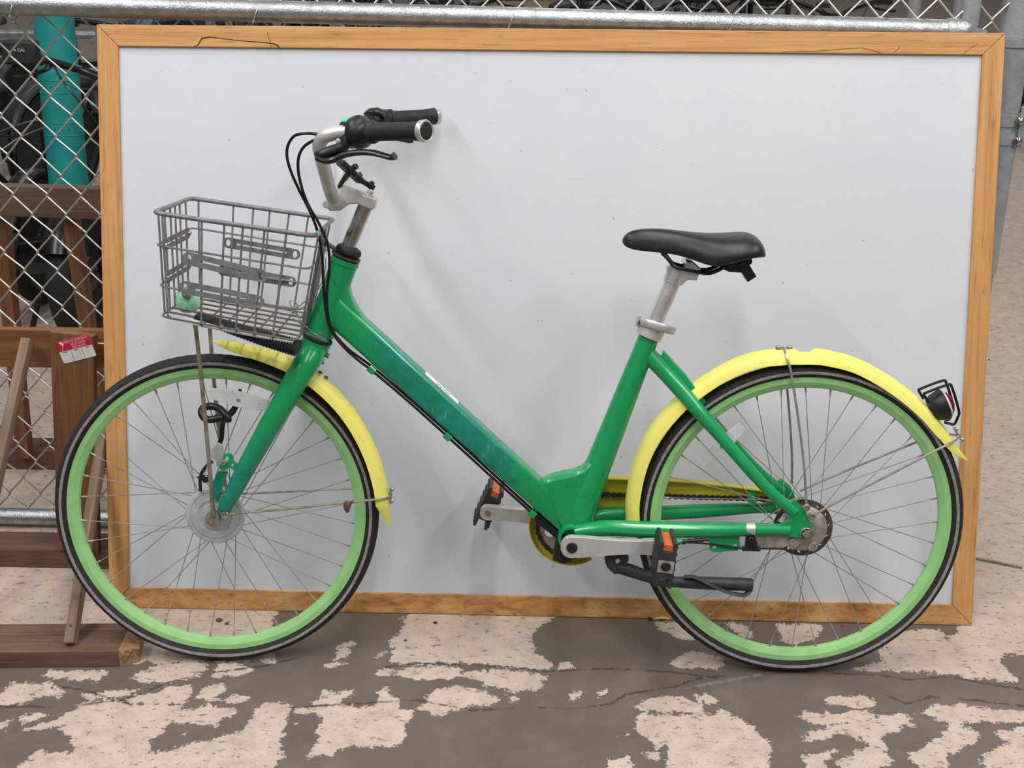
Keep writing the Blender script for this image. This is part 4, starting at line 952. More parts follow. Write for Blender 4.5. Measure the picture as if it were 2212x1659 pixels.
# chain guard
GR = .0860
def guard():
    top_n = KZ(.05, (1310, 1033), (1400, 1035), (1500, 1041), (1580, 1050), (1640, 1058), (1664, 1068), (1670, 1080))
    th0 = math.radians(62); arc_ = [(BU + GR * math.cos(t_), BZ + GR * math.sin(t_)) for t_ in np.linspace(math.radians(-58), math.radians(-290), 30)]
    outer = arc_ + top_n
    low = KZ(.05, (1662, 1092), (1630, 1082), (1500, 1071), (1440, 1072), (1420, 1088), (1395, 1104), (1375, 1098), (1352, 1100), (1325, 1112), (1305, 1120))
    ri = .060; inn = [(BU + ri * math.cos(t_), BZ + ri * math.sin(t_)) for t_ in np.linspace(math.radians(-310), math.radians(-58), 26)]
    o_ = outer + low + inn
    pl = plate(o_, .0535, .0555)
    lipP = [(x, .046, z) for x, z in outer]; 
    V, F = [], []
    m = len(outer)
    cxy = Vector((BU + .1, 0, BZ))
    for (x, z) in outer:
        for yy, s_ in ((.0360, 0), (.0555, 0), (.0555, .0022), (.0360, .0022)):
            d = (Vector((x, 0, z)) - (Vector((BU, 0, BZ)) if x < BU + .05 else Vector((x, 0, BZ)))).normalized(); V.append((x + d.x * s_, yy, z + d.z * s_))
    for i in range(m - 1):
        for j in range(4): F.append((i * 4 + j, i * 4 + (j + 1) % 4, (i + 1) * 4 + (j + 1) % 4, (i + 1) * 4 + j))
    F.append((3, 2, 1, 0)); F.append(tuple((m - 1) * 4 + j for j in range(4)))
    return join(pl, (V, F))
cg = part('chain_guard', guard(), 'guard_yellow', ang=45, label='yellow plastic chain guard')
obj('guard_clip', plate(KZ(.04, (1617, 1062), (1626, 1058), (1632, 1062), (1630, 1072), (1634, 1088), (1620, 1092), (1614, 1076)), .040, .050), 'plain_green', cg)
part('cable_shield', plate(KZ(-.0, (1205, 1145), (1226, 1166), (1240, 1182), (1252, 1186), (1232, 1208), (1216, 1212), (1194, 1203), (1200, 1172)), -.022, .016), 'black_plastic', bev=.002, label='black plastic shield under the bottom bracket')
part('cable_shield', plate(KZ(-.0, (1148, 1110), (1160, 1105), (1214, 1150), (1224, 1168), (1210, 1166), (1165, 1130)), -.016, .010), 'black_plastic', bev=.001)
# kickstand
ks = part('kickstand', join(plate(KZ(-.056, (1314, 1192), (1352, 1186), (1358, 1205), (1352, 1222), (1336, 1237), (1326, 1238), (1312, 1225), (1306, 1212)), -.066, -.040),
     tube(K3((1334, 1226, -.055), (1362, 1234, -.058), (1400, 1247, -.060), (1436, 1257, -.061), (1480, 1259, -.061)), [.0130, .0135, .0120, .0112, .0108], 14, k=4)), 'kickstand_black', bev=.0015, label='black folded kickstand')
obj('pivot_pin', lathe([(0, .002), (.0045, .0015), (.005, 0)], 16, K(1334, 1213, -.0665), ax=(0, -1, 0)), 'alloy_matte', ks)
obj('rubber_foot', tube(K3((1466, 1259, -.061), (1500, 1260, -.061), (1560, 1262, -.061), (1612, 1264, -.061), (1625, 1265, -.061)), [.0112, .0128, .0132, .0135, .0128], 16, k=3), 'kickstand_black', ks)
obj('foot_strap', tube(K3((1478, 1247, -.070), (1500, 1248, -.074), (1530, 1262, -.078), (1560, 1276, -.078), (1590, 1285, -.076), (1610, 1286, -.072), (1620, 1276, -.064)), .0052, 8, k=4, oval=(.6, 1.3)), 'kickstand_black', ks)
part('kickstand_mount', box(((K(1335, 1185, -.02)[0]), -.022, K(1335, 1180, -.02)[2]), (.03, .06, .02)), 'plain_green', sm=False, bev=.003)

# ---------------------------------------------------------------- stem, handlebar, grips, levers
so_ = KZ(0, (733, 398), (752, 402), (772, 411), (786, 416), (790, 421), (815, 429), (811, 451), (803, 454), (786, 447), (774, 440), (758, 441), (748, 447), (738, 455), (722, 456), (700, 447), (699, 436), (712, 428))
stm = part('stem', plate(so_, -.0180, .0180), 'alloy_matte', bev=.003, label='silver handlebar stem')
obj('stem_cap', lathe([(0, .010), (.0065, .010), (.0072, .008), (.0072, 0)], 16, K(797, 424, 0), ax=tuple(Vector(K(792, 440)) - Vector(K(748, 545)))), 'alloy', stm)
obj('clamp_bolt', bolt(K(716, 452, -.010), .0045, .004, (0, -.2, -1)), 'brake_disc', stm)
hb = K3((724, 432, 0), (725, 433, -.020), (722, 433, -.045), (714, 416, -.080), (704, 380, -.125), (695, 345, -.165), (690, 316, -.192), (700, 298, -.205), (726, 289, -.208), (760, 286, -.212))
ge0, ge1 = K(800, 287, -.224), K(921, 285, -.305)
hbN = smooth(hb + [ge0, lerp(ge0, ge1, .6)], 4)
hbF = [mirror(p) for p in hbN]
hbar = part('handlebar', tube(hbF[::-1] + hbN[1:], .0127, 16), 'alloy_matte', label='silver swept back handlebar')
def grip(a, b, lab):
    a, b = Vector(a), Vector(b); d = b - a; L = d.length
    g = part('grip', lathe([(.012, 0), (.0205, .001), (.0205, .008), (.0168, .012), (.0160, .030), (.0158, L - .030), (.0172, L - .012), (.0178, L - .010), (.012, L - .010)], 24, tuple(a), ax=tuple(d)), 'black_rubber', label=lab)
    obj('grip_ring', lathe([(.0150, L - .0105), (.0190, L - .0095), (.0192, L - .001), (.0178, L + .001), (.0150, L)], 26, tuple(a), closed=True, ax=tuple(d)), 'alloy', g, label='silver end ring')
    obj('grip_cap', lathe([(0, L + .0005), (.0130, L + .0005), (.0150, L - .002)], 20, tuple(a), ax=tuple(d)), 'black_rubber', g)
grip(ge0, ge1, 'black rubber grip with silver ring nearest the camera')
fe0, fe1 = K(838, 259, .224), K(945, 252, .300)
grip(fe0, fe1, 'black ribbed grip touching the whiteboard')
# near shifter body and sticker
dN_ = (Vector(ge1) - Vector(ge0)).normalized(); sA = Vector(ge0) - dN_ * .058
shf = part('twist_shifter', lathe([(.0135, 0), (.0240, .001), (.0262, .006), (.0262, .018), (.0235, .020), (.0285, .023), (.0300, .030), (.0285, .040), (.0240, .046), (.0200, .052), (.0195, .058)], 32, tuple(sA), ax=tuple(dN_)), 'black_plastic', label='black twist shifter')
e_up = Vector((0, 0, 1)); e_up = (e_up - dN_ * e_up.dot(dN_)).normalized(); e_s = dN_.cross(e_up)
def on_shift(ang, ax, r): return tuple(sA + dN_ * ax + (e_up * math.cos(ang) + e_s * math.sin(ang)) * r)
sg_ = 1 if e_s.y < 0 else -1
V_ = [on_shift(sg_ * a, x, .0267) for a in (-.1, .2, .5, .8) for x in (.003, .018)]
obj('gear_sticker', (V_, [(2 * i, 2 * i + 1, 2 * i + 3, 2 * i + 2) for i in range(3)]), 'teal_sticker', shf, label='teal indicator window')
# brake levers
def lever(fn, lab):
    body = part('brake_lever', join(tube(fn((756, 290, -.212), (748, 306, -.214), (740, 322, -.216), (722, 336, -.218)), [.0125, .0115, .0100, .0085], 12, k=3),
       tube(fn((740, 318, -.222), (715, 328, -.224), (695, 335, -.224), (682, 333, -.222)), [.0090, .0105, .0100, .0050], 12, k=4, oval=(.9, 1.1))), 'black_plastic', label=lab)
    obj('lever_blade', tube(fn((684, 342, -.226), (702, 348, -.228), (722, 346, -.230), (745, 336, -.236), (775, 331, -.246), (805, 332, -.258), (830, 338, -.268), (845, 342, -.274), (853, 339, -.276)), [.0070, .0084, .0082, .0072, .0070, .0068, .0062, .0062, .0090], 12, k=4, oval=(.8, 1.25)), 'black_paint', body)
    obj('pivot_pin', lathe([(0, .003), (.004, .002), (.0046, 0)], 14, fn((731, 306, -.226))[0], ax=(0, -1, 0)), 'alloy', body)
    obj('adjuster', tube(fn((745, 322, -.214), (752, 314, -.212)), [.0045, .0050, .0042], 10), 'brake_disc', body)
lever(lambda *p: [K(*q) for q in p], 'black brake lever on the near side')
def farm(*p):
    out = []
    for q in p:
        m_ = Vector(mirror(K(*q))); out.append(tuple(m_ + Vector((.0, 0, .004))))
    return out
lever(farm, 'black brake lever on the far side')
dF_ = (Vector(fe1) - Vector(fe0)).normalized(); sF = Vector(fe0) - dF_ * .045
bell = part('bell_shifter', join(lathe([(.0135, 0), (.0230, .001), (.0255, .008), (.0255, .022), (.0215, .030), (.0200, .045)], 28, tuple(sF), ax=tuple(dF_)),
      loft([[tuple(Vector(K(x, y, .19)) + Vector((a * .002, b * .014 * w_, a * .007 * w_))) for a, b in circ(12)] for x, y, w_ in ((787, 246, .5), (796, 243, 1.0), (812, 242, 1.15), (826, 246, 1.0), (832, 256, .7))])), 'black_plastic', label='black thumb bell beside the far grip')
obj('yellow_tape', sweep([hbF[-14], hbF[-13], hbF[-12]], circ(16, .0132)), 'yellow_sticker', hbar, label='pale yellow sticker band')
# phone holder
ph = part('phone_holder', join(bar(K(735, 352, -.05), K(778, 392, -.02), .022, .012, (0, 0, 1), .003), bar(K(770, 386, -.03), K(808, 408, -.02), .012, .010, (0, 0, 1), .002), bar(K(745, 385, -.03), K(755, 372, -.03), .014, .008), tube(K3((752, 378, -.03), (738, 396, -.02), (730, 412, -.012)), [.0055, .0045, .0040], 10, k=3)), 'black_plastic', label='black spring phone holder')
for q in (((757, 368, -.05), (770, 360, -.055), (768, 357, -.055)), ((771, 388, -.05), (777, 378, -.055), (775, 374, -.055)), ((800, 406, -.02), (803, 398, -.03), (806, 394, -.03))):
    obj('hook', tube(K3(*q), [.0055, .0060, .0035], 8), 'black_plastic', ph)
obj('spring_rod', tube(K3((729, 404, -.02), (734, 396, -.02), (745, 388, -.02), (752, 390, -.02)), .0016, 6, k=3), 'steel', ph)
# cables
def cable(pts, r=.0028, m='cable_black', **k): return part('brake_cable', tube(pts, r, 8, k=5), m, **k)
cable(K3((724, 292, -.200), (690, 292, -.205), (660, 290, -.205), (634, 297, -.195), (620, 325, -.180), (625, 362, -.165), (645, 410, -.140), (668, 455, -.115), (687, 505, -.090), (696, 560, -.070), (699, 620, -.055), (704, 672, -.042), (716, 716, -.034), (745, 754, -.030), (778, 783, -.022), (803, 802, -.018), (880, 867, -.016), (967, 945, -.016), (1060, 1030, -.016), (1150, 1111, -.016), (1190, 1152, -.014), (1216, 1170, -.010)), label='black brake cable looping in front of the handlebar')
cable(K3((700, 300, -.205), (676, 306, -.20), (654, 322, -.185), (644, 350, -.170), (648, 392, -.150), (664, 440, -.120), (690, 486, -.095), (708, 530, -.075), (712, 580, -.060), (706, 640, -.050), (710, 690, -.040), (722, 722, -.033), (752, 755, -.026), (780, 776, -.019), (808, 797, -.012), (886, 864, -.010), (972, 940, -.010), (1066, 1026, -.010), (1155, 1107, -.010)), label='black gear cable beside the brake cable')
part('zip_tie_wire', join(tube(K3((640, 695, -.07), (660, 707, -.050), (676, 720, -.040), (690, 728, -.036), (704, 735, -.030)), .0011, 6, k=3), tube(K3((688, 729, -.040), (687, 723, -.041), (692, 720, -.041), (696, 724, -.041), (692, 730, -.040)), .0010, 6, k=3, closed=False), tube(K3((632, 688, -.08), (650, 702, -.05), (665, 708, -.045)), .0010, 6, k=3)), 'steel', label='thin twisted wire round the head tube')

# ---------------------------------------------------------------- wire basket
HWb = .150
cN = {'tl': K(331, 461, -HWb), 'tr': K(680, 512, -HWb), 'bl': K(347, 685, -.136), 'br': K(640, 738, -.136)}
def corner(key, s):     # s = 0 near, 1 far
    p = cN[key]; return Vector(p if not s else mirror(p))
TL, TR, BLc, BRc = (lambda s, k=k: corner(k, s) for k in ('tl', 'tr', 'bl', 'br'))
def rail_loop(f, rad=.025):
    "closed loop round the basket at depth f (0 rim .. 1 floor)"
    c = [TL(0).lerp(BLc(0), f), TR(0).lerp(BRc(0), f), TR(1).lerp(BRc(1), f), TL(1).lerp(BLc(1), f)]; out = []
    for i in range(4):
        p, a, b = c[i], c[i - 1], c[(i + 1) % 4]; da, db = (a - p).normalized(), (b - p).normalized()
        for k in range(6):
            t_ = k / 5; q = (p + da * rad) * (1 - t_) ** 2 + p * 2 * t_ * (1 - t_) + (p + db * rad) * t_ ** 2; out.append(tuple(q))
    return out
bk = part('basket', tube(rail_loop(0), .0046, 10, closed=True), 'basket_grey', label='grey wire front basket')
def bw(pts, r=.0021, m='basket_grey', name='wire', **k): return obj(name, tube(pts, r, 7, k=k.pop('k', 0)), m, bk, **k)
for f in (.31, .70): obj('wire_hoop', tube(rail_loop(f, .022), .0021, 7, closed=True), 'basket_grey', bk)
obj('wire_hoop', tube(rail_loop(1.0, .022), .0021, 7, closed=True), 'basket_rust', bk)
def edge(a, b, t_): return a.lerp(b, t_)
for t_ in (.055, .30, .44, .555, .69, .825):
    for s in (0, 1): bw([tuple(edge(TL(s), TR(s), t_)), tuple(edge(BLc(s), BRc(s), t_)), tuple(edge(BLc(s), BRc(s), t_) + (edge(BLc(1 - s), BRc(1 - s), t_) - edge(BLc(s), BRc(s), t_)) * .06)], m='basket_grey')
for t_ in (.12, .27, .42, .55, .68, .85): bw([tuple(edge(TL(0), TL(1), t_)), tuple(edge(BLc(0), BLc(1), t_))])
for t_ in (.2, .38, .5, .62, .8): bw([tuple(edge(TR(0), TR(1), t_)), tuple(edge(BRc(0), BRc(1), t_))])
for t_ in (.18, .34, .5, .66, .82): bw([tuple(edge(BLc(0), BLc(1), t_)), tuple(edge(BRc(0), BRc(1), t_))], m='basket_rust')
for t_ in (.30, .44, .555, .69, .825): bw([tuple(edge(BLc(0), BRc(0), t_) - Vector((0, 0, .003))), tuple(edge(BLc(1), BRc(1), t_) - Vector((0, 0, .003)))], m='basket_rust')
def slat(p0, p1, wid, nrm, name='basket_slat', m='basket_grey'):
    p0, p1 = Vector(p0), Vector(p1); d = p1 - p0; L = d.length; x = d.normalized(); y = Vector(nrm); y = (y - x * y.dot(x)).normalized(); z = x.cross(y); w = wid / 2
    o_ = capsule((w, 0), w, (L - w, 0), w, 8)
    hs = [ring2((w, 0), .0048, 10, .0075), ring2((L - w, 0), .0048, 10, .0075), [(w * 2.6, -.0016), (L - w * 2.6, -.0016), (L - w * 2.6, .0016), (w * 2.6, .0016)]]
    o = obj(name, plate(o_, -.0008, .0008, hs), m, bk, sm=False)
    o.matrix_local = Matrix(((x.x, y.x, z.x, p0.x), (x.y, y.y, z.y, p0.y), (x.z, y.z, z.z, p0.z), (0, 0, 0, 1))); return o
slat(K(394, 557, -.150), K(578, 601, -.149), .0245, (0, 1, 0)); slat(K(386, 620, -.145), K(571, 656, -.144), .0245, (0, 1, 0))
slat(K(482, 524, .150), K(649, 553, .149), .0225, (0, 1, 0)); slat(K(470, 583, .146), K(640, 612, .145), .0225, (0, 1, 0))
fd_ = (TL(1) - TL(0)).normalized()
for f in (.34, .66):
    a = TL(0).lerp(BLc(0), f); b = TL(1).lerp(BLc(1), f); slat(tuple(a.lerp(b, .12) + Vector((.004, 0, 0))), tuple(a.lerp(b, .88) + Vector((.004, 0, 0))), .0225, (1, 0, 0), m='basket_rust')
    for q in (.16, .84): obj('slat_bolt', bolt(tuple(a.lerp(b, q) + Vector((.004, 0, 0))), .005, .006, (1, 0, 0)), 'steel', bk)
# rear bracket to the headset and mounting posts
for s in (.42, .58):
    a = TR(0).lerp(TR(1), s); b = BRc(0).lerp(BRc(1), s); obj('mounting_bar', bar(tuple(a + Vector((0, 0, -.02))), tuple(b), .006, .016, (0, 1, 0)), 'basket_grey', bk)
ba = TR(0).lerp(TR(1), .5).lerp(BRc(0).lerp(BRc(1), .5), .12)
obj('headset_bracket', join(bar(tuple(ba + Vector((-.003, 0, 0))), K(726, 541, 0), .022, .004, (0, 0, 1)), lathe([(.0255, -.002), (.030, -.002), (.030, .002), (.0255, .002)], 24, K(748, 555), closed=True, ax=tuple(Vector(K(746, 564)) - Vector(K(690, 722)))), nut(tuple(ba + Vector((.006, -.006, -.004))), .008, .012)), 'brake_disc', bk, label='rusty bracket to the headset')
obj('lock_wire', join(tube(K3((652, 700, -.05), (632, 668, -.06), (626, 655, -.06), (634, 650, -.06), (642, 660, -.06), (640, 676, -.05), (650, 690, -.04)), .0011, 6, k=4), tube(K3((640, 668, -.04), (680, 634, .02), (700, 600, .06), (704, 560, .07)), .0013, 6, k=4)), 'steel', bk)
obj('wire_tag', tube(K3((655, 690, .0), (660, 682, .0), (668, 672, 0), (676, 670, 0)), [.0058, .0056, .0022, .0018], 8), 'brake_disc', bk)
# tray, ribbed strip and the lamp remains on the basket floor
def on_floor(t_, s_, h): return BLc(0).lerp(BRc(0), t_).lerp(BLc(1).lerp(BRc(1), t_), s_) + Vector((.02 * h, 0, h))
tray = [on_floor(.12, .08, -.004), on_floor(.30, .02, -.004), on_floor(.97, .04, -.006), on_floor(.99, .30, -.006), on_floor(.30, .26, -.004), on_floor(.16, .20, -.003)]
V_ = [tuple(v) for v in tray] + [tuple(v - Vector((0, 0, .004))) for v in tray]; n_ = len(tray)
obj('tray_plate', (V_, [tuple(range(n_)), tuple(range(n_, 2 * n_))[::-1]] + [(i, (i + 1) % n_, n_ + (i + 1) % n_, n_ + i) for i in range(n_)]), 'sticker_white', bk, sm=False, label='grey plastic plate on the basket floor')
hs = [on_floor(.22, .20, .000), on_floor(.45, .16, -.006), on_floor(.75, .12, -.014), on_floor(1.00, .10, -.020)]
hp = smooth([tuple(v) for v in hs], 24); hr = resamp([.011, .015, .019, .021], len(hp))
hr = [r * (1 + (.10 if i % 2 else -.06)) for i, r in enumerate(hr)]
obj('ribbed_strip', tube(hp, hr, 14, oval=(.7, 1.3)), 'black_rubber', bk, label='black ribbed plastic lying along the basket floor')
lp = Vector(K(407, 645, -.03)); obj('lamp_shell', lathe([(.0, .008), (.012, .007), (.024, .003), (.030, -.004), (.029, -.009), (.027, -.004), (.020, .001), (0, .003)], 24, tuple(lp), ax=(-.2, -.8, .55)), 'mint_plastic', bk, label='pale green broken lamp shell')
obj('lamp_knob', lathe([(0, .012), (.006, .012), (.008, .008), (.008, -.002)], 8, tuple(lp + Vector((.001, -.010, .006))), ax=(-.2, -.8, .55)), 'rusty_steel', bk)
obj('mint_tape', tube([tuple(TR(0).lerp(TR(1), .06)), tuple(TR(0).lerp(TR(1), .16))], .0052, 10), 'mint_plastic', bk)
# stays down to the axle
def bstay(pts): return part('basket_stay', tube(pts, .0043, 9, k=4), 'rusty_steel', label='long steel basket stay')
sN = K3((421, 694, -.085), (432, 790, -.078), (441, 880, -.073), (452, 1000, -.068), (460, 1100, -.064), (462, 1118, -.063))
bstay(sN); sF_ = K3((453, 702, .085), (457, 760, .080), (463, 830, .076), (472, 920, .072), (482, 1010, .068), (490, 1075, .064)); bstay(sF_)
part('stay_eye', plate(KZ(-.062, (459, 1098), (465, 1098), (473, 1115), (476, 1128), (470, 1138), (458, 1139), (451, 1130), (453, 1116)), -.0645, -.0615), 'rusty_steel', bev=.0006)

# ================================================================ things caught on the bicycle
def bworld(p): return tuple(EX[k] * p[0] + EY[k] * p[1] + EZ[k] * p[2] + (.0015 if k == 2 else 0) for k in range(3))
kn = K3((519, 842, .02), (514, 868, .015), (500, 893, .005), (478, 903, -.010), (450, 908, -.014), (437, 898, -.010), (438, 884, .0), (455, 879, .006), (474, 884, .0), (488, 898, -.012), (494, 908, -.014), (484, 908, -.006), (480, 925, .004), (478, 950, .006), (468, 968, .006), (460, 985, .004))
kc = obj('elastic_cord', tube([bworld(p) for p in kn], [.0035, .0055, .0070, .0078, .0078, .0078, .0078, .0078, .0078, .0074, .0068, .0060, .0055, .0050, .0045, .0038], 10, k=5), 'cable_black')
tag(kc, 'knotted black elastic cord hanging among the front wheel spokes', 'cord')
lf = K3((741, 1092, -.050), (746, 1083, -.052), (757, 1084, -.048), (763, 1081, -.046), (758, 1095, -.048), (754, 1108, -.050), (749, 1110, -.053), (743, 1102, -.051), (751, 1094, -.056))
Vl = [bworld(p) for p in lf] + [bworld((p[0], p[1] + .0012, p[2])) for p in lf]
Fl = [(i, (i + 1) % 8, 8) for i in range(8)] + [(9 + (i + 1) % 8, 9 + i, 17) for i in range(8)] + [(i, 9 + i, 9 + (i + 1) % 8, (i + 1) % 8) for i in range(8)]
tag(obj('dried_leaf', (Vl, Fl), 'dark_leaf', sm=False), 'small brown dried leaf stuck on the front fender stay', 'leaf')
# ================================================================ stored bicycles, rack and tube behind the fence
def make_ebike(frame_m, fend_m, rw=.25, fat=.042, spokes=24):
    "stout black bicycle facing -x, built once and copied"
    r_ = empty('electric_bicycle')
    hp_ = [(rw - fat * 1.1, fat * .55), (rw - fat * .75, fat * .9), (rw - fat * .35, fat * .98), (rw - fat * .08, fat * .6), (rw, 0)]
    pf = hp_ + [(a, -b) for a, b in hp_[::-1][1:]]
    mt = mesh('tyre', lathe(pf, 48)); mt.materials.append(M_['tyre'])
    mr = mesh('wheel', lathe([(rw - fat * 1.0, .026), (rw - fat * 1.25, .024), (rw - fat * 1.35, .012), (rw - fat * 1.35, -.012), (rw - fat * 1.25, -.024), (rw - fat, -.026)], 40, closed=True)); mr.materials.append(M_['black_paint'])
    mh = mesh('hub_motor', lathe([(0, -.055), (.012, -.055), (.014, -.035), (.06, -.034), (.066, -.026), (.066, .026), (.06, .034), (.014, .035), (.012, .055), (0, .055)], 28)); mh.materials.append(M_['dark_grey_paint'])
    ms = mesh('spoke', tube([(.062, .02, 0), (rw - fat * 1.3, .004, .012)], .0013, 5)); ms.materials.append(M_['silver_paint'])
    for u in (-.53, .53):
        w = put('wheel', mr, None, r_); w.location = (u, 0, rw); put('tyre', mt, None, w); put('hub_motor', mh, None, w)
        for k in range(spokes):
            s = put('spoke', ms, None, w); s.rotation_euler = (math.pi if k % 2 else 0, -math.radians(15 * k), 0)
        arc_ = [(u + (rw + .022) * math.cos(t_), 0, rw + (rw + .022) * math.sin(t_)) for t_ in np.linspace(math.radians(30), math.radians(175), 18)]
        pr = [(.012, 0), (.008, .03), (-.006, .044), (-.022, .047), (-.022, .043), (-.008, .040), (.005, .028), (.009, 0), (.005, -.028), (-.008, -.040), (-.022, -.043), (-.022, -.047), (-.006, -.044), (.008, -.03)]
        P, T, N = frames(arc_)
        V, F = [], []
        for p, t_ in zip(P, T):
            o_ = (p - Vector((u, 0, rw))).normalized()
            for a, b in pr: V.append(tuple(p + o_ * a + Vector((0, b, 0))))
        m = len(pr)
        for i in range(len(P) - 1):
            for j in range(m): F.append((i * m + j, i * m + (j + 1) % m, (i + 1) * m + (j + 1) % m, (i + 1) * m + j))
        F.append(tuple(range(m))); F.append(tuple((len(P) - 1) * m + j for j in range(m))[::-1])
        obj('fender', (V, F), fend_m, r_)
    obj('frame', join(tube([(-.30, 0, .72), (-.25, 0, .56)], .026, 14), tube([(-.28, 0, .64), (-.06, 0, .40), (.08, 0, .33)], [.040, .046, .040], 16, k=4), tube([(.20, 0, .78), (.10, 0, .34)], .022, 12), tube([(-.27, 0, .66), (.05, 0, .56), (.16, 0, .60)], .020, 12, k=3),
         *[tube([(.10, s * .03, .34), (.53, s * .07, .26)], .014, 10) for s in (-1, 1)], *[tube([(.17, s * .02, .64), (.53, s * .07, .27)], .011, 10) for s in (-1, 1)]), frame_m, r_)
    obj('fork', join(tube([(-.33, 0, .80), (-.29, 0, .62)], .020, 12), box((-.31, 0, .60), (.05, .15, .045)), *[tube([(-.31, s * .062, .60), (-.53, s * .062, .25)], [.021, .021, .015], 12) for s in (-1, 1)]), 'black_paint', r_)
    obj('handlebar', tube([(-.16, -.32, 1.07), (-.24, -.22, 1.07), (-.33, -.09, 1.04), (-.33, 0, 1.0), (-.33, .09, 1.04), (-.24, .22, 1.07), (-.16, .32, 1.07)], .0125, 10, k=4), 'black_paint', r_)
    obj('stem', join(tube([(-.33, 0, .78), (-.34, 0, .98)], .018, 12), box((-.335, 0, 1.0), (.05, .05, .04))), 'black_plastic', r_)
    for s in (-1, 1):
        g = obj('grip', tube([(-.215, s * .245, 1.072), (-.19, s * .28, 1.072), (-.155, s * .325, 1.070)], [.017, .0165, .019], 12), 'black_rubber', r_)
        obj('brake_lever', tube([(-.25, s * .20, 1.062), (-.285, s * .22, 1.045), (-.265, s * .29, 1.03), (-.245, s * .33, 1.03)], [.012, .007, .006, .008], 8, k=3), 'black_paint', g)
    sv = []
    for u, t_, b_, w_ in ((.04, .90, .885, .01), (.06, .915, .875, .025), (.13, .92, .87, .04), (.20, .915, .865, .075), (.27, .925, .87, .10), (.31, .92, .88, .09), (.325, .90, .885, .05)):
        sv.append([(u, w_ * math.sin(a), b_ + (t_ - b_) * max(0, math.cos(a)) ** .7) for a in np.linspace(-math.pi / 2, math.pi / 2, 11)] + [(u, 0, b_)])
    obj('saddle', loft(sv), 'saddle_black', r_, ang=70)
    obj('seat_post', tube([(.185, 0, .74), (.215, 0, .88)], .0145, 12), 'silver_paint', r_)
    obj('headlight', join(lathe([(.034, -.015), (.036, 0), (.03, .02), (.02, .04), (0, .045)], 20, (-.42, 0, .80), ax=(1, 0, -.1)), tube([(-.40, 0, .80), (-.33, 0, .79)], .008, 8)), 'black_plastic', r_)
    obj('display', box((-.31, .05, 1.055), (.05, .07, .012), Matrix.Rotation(.4, 3, 'Y')), 'black_plastic', r_, bev=.003)
    obj('battery_case', bar((-.24, 0, .60), (-.03, 0, .385), .075, .085, (0, 0, 1), .012), 'black_plastic', r_)
    obj('crank_set', join(lathe([(0, -.05), (.05, -.05), (.07, -.04), (.07, .04), (.05, .05), (0, .05)], 24, (.09, 0, .32)), bar((.09, -.075, .32), (.22, -.075, .22), .014, .025), bar((.09, .075, .32), (-.04, .075, .42), .014, .025), box((.22, -.12, .22), (.08, .08, .022)), box((-.04, .12, .42), (.08, .08, .022))), 'dark_grey_paint', r_)
    obj('rear_rack', join(*[tube([(.24, s * .06, .66), (.40, s * .065, .68), (.72, s * .065, .68), (.78, 0, .68)], .007, 8, k=3) for s in (-1, 1)], *[tube([(.56, s * .065, .68), (.53, s * .08, .27)], .006, 8) for s in (-1, 1)], *[tube([(x, -.065, .68), (x, .065, .68)], .005, 8) for x in (.42, .54, .66)]), 'black_paint', r_)
    obj('cable_bundle', join(*[tube([(-.24, s * .2, 1.06), (-.42, s * .12, 1.02), (-.43, s * .04, .88), (-.33, s * .02, .70)], .0035, 6, k=4) for s in (-1, 1)]), 'cable_black', r_)
    return r_
eb, eb2 = make_ebike('black_paint', 'black_paint'), make_ebike('dark_grey_paint', 'dark_grey_paint', .33, .026)
ec, ec2 = make_ebike('black_paint', 'black_paint', .30, .034, 0), make_ebike('black_paint', 'silver_paint', .34, .022, 0)
USED = set()
def place(proto, loc, yaw, lab, grp, lean=0.0):
    o = proto if proto.name not in USED else copy_tree(proto)
    USED.add(proto.name)
    o.location = (loc[0], loc[1], loc[2] + .045 * abs(math.sin(lean)) + .001); o.rotation_euler = (lean, 0, math.radians(yaw)); tag(o, lab, 'bicycle', grp); return o
G1 = 'dark bicycles stored behind the fence'
place(eb, (-1.25, 1.92, 0), 93, 'black bicycle whose grip crosses in front of the teal tube', G1, -.10)
b2 = place(eb, (-2.04, 1.95, 0), 87, 'black bicycle with a lettered bag, left of the teal tube behind the mesh', G1, -.02)
place(eb2, (-2.76, 1.95, 0), 93, 'dark grey bicycle outermost in the row behind the left fence', G1, -.04)
place(eb2, (-2.35, 4.5, 0), 70, 'dark grey bicycle with a glossy fender farther behind the teal tube', G1, .05)
place(eb, (-1.62, 4.5, 0), 100, 'black bicycle beyond the far rail, right behind the teal tube', G1, .05)
place(eb2, (-3.2, 4.5, 0), 80, 'dark grey bicycle beyond the far rail at the left edge', G1, .05)
b3 = place(eb, (WY(152, 420, 2.0)[0], 2.55, 0), -90, 'black bicycle with the teal tube standing on its rear fender', G1, 0)
for c_ in list(b3.children):
    if c_.name.startswith('rear_rack'): bpy.data.objects.remove(c_)
bpy.context.view_layer.update()
bp = Vector(WY(46, 112, 1.48)); bag = obj('handlebar_bag', box((0, 0, 0), (.10, .05, .07)), 'black_rubber', b2, bev=.008, label='black bag with white letters')
bag.matrix_local = b2.matrix_world.inverted() @ Matrix.Translation(bp)
tx = words('A CAL', .005, .004, .012, bag, 'sticker_white'); tx.location.y = -.0256
lab_r = 'dark bicycle standing in the rows behind the fence, its top showing above the rail'
random.seed(11)
for j, y in enumerate((4.45, 6.35, 8.25)):
    for i in range(14):
        x = -.92 + .46 * i + .15 * j - (1.4 if j else 0)
        if x > 1.75 or abs(x + .030 * (y + 2.2)) < .26: continue
        place((ec, ec2)[(i + j) % 2], (x, y + random.uniform(-.04, .04), 0), (90 if (i + j) % 2 else 270) + random.uniform(-4, 4), lab_r, G1, random.uniform(-.04, .04))
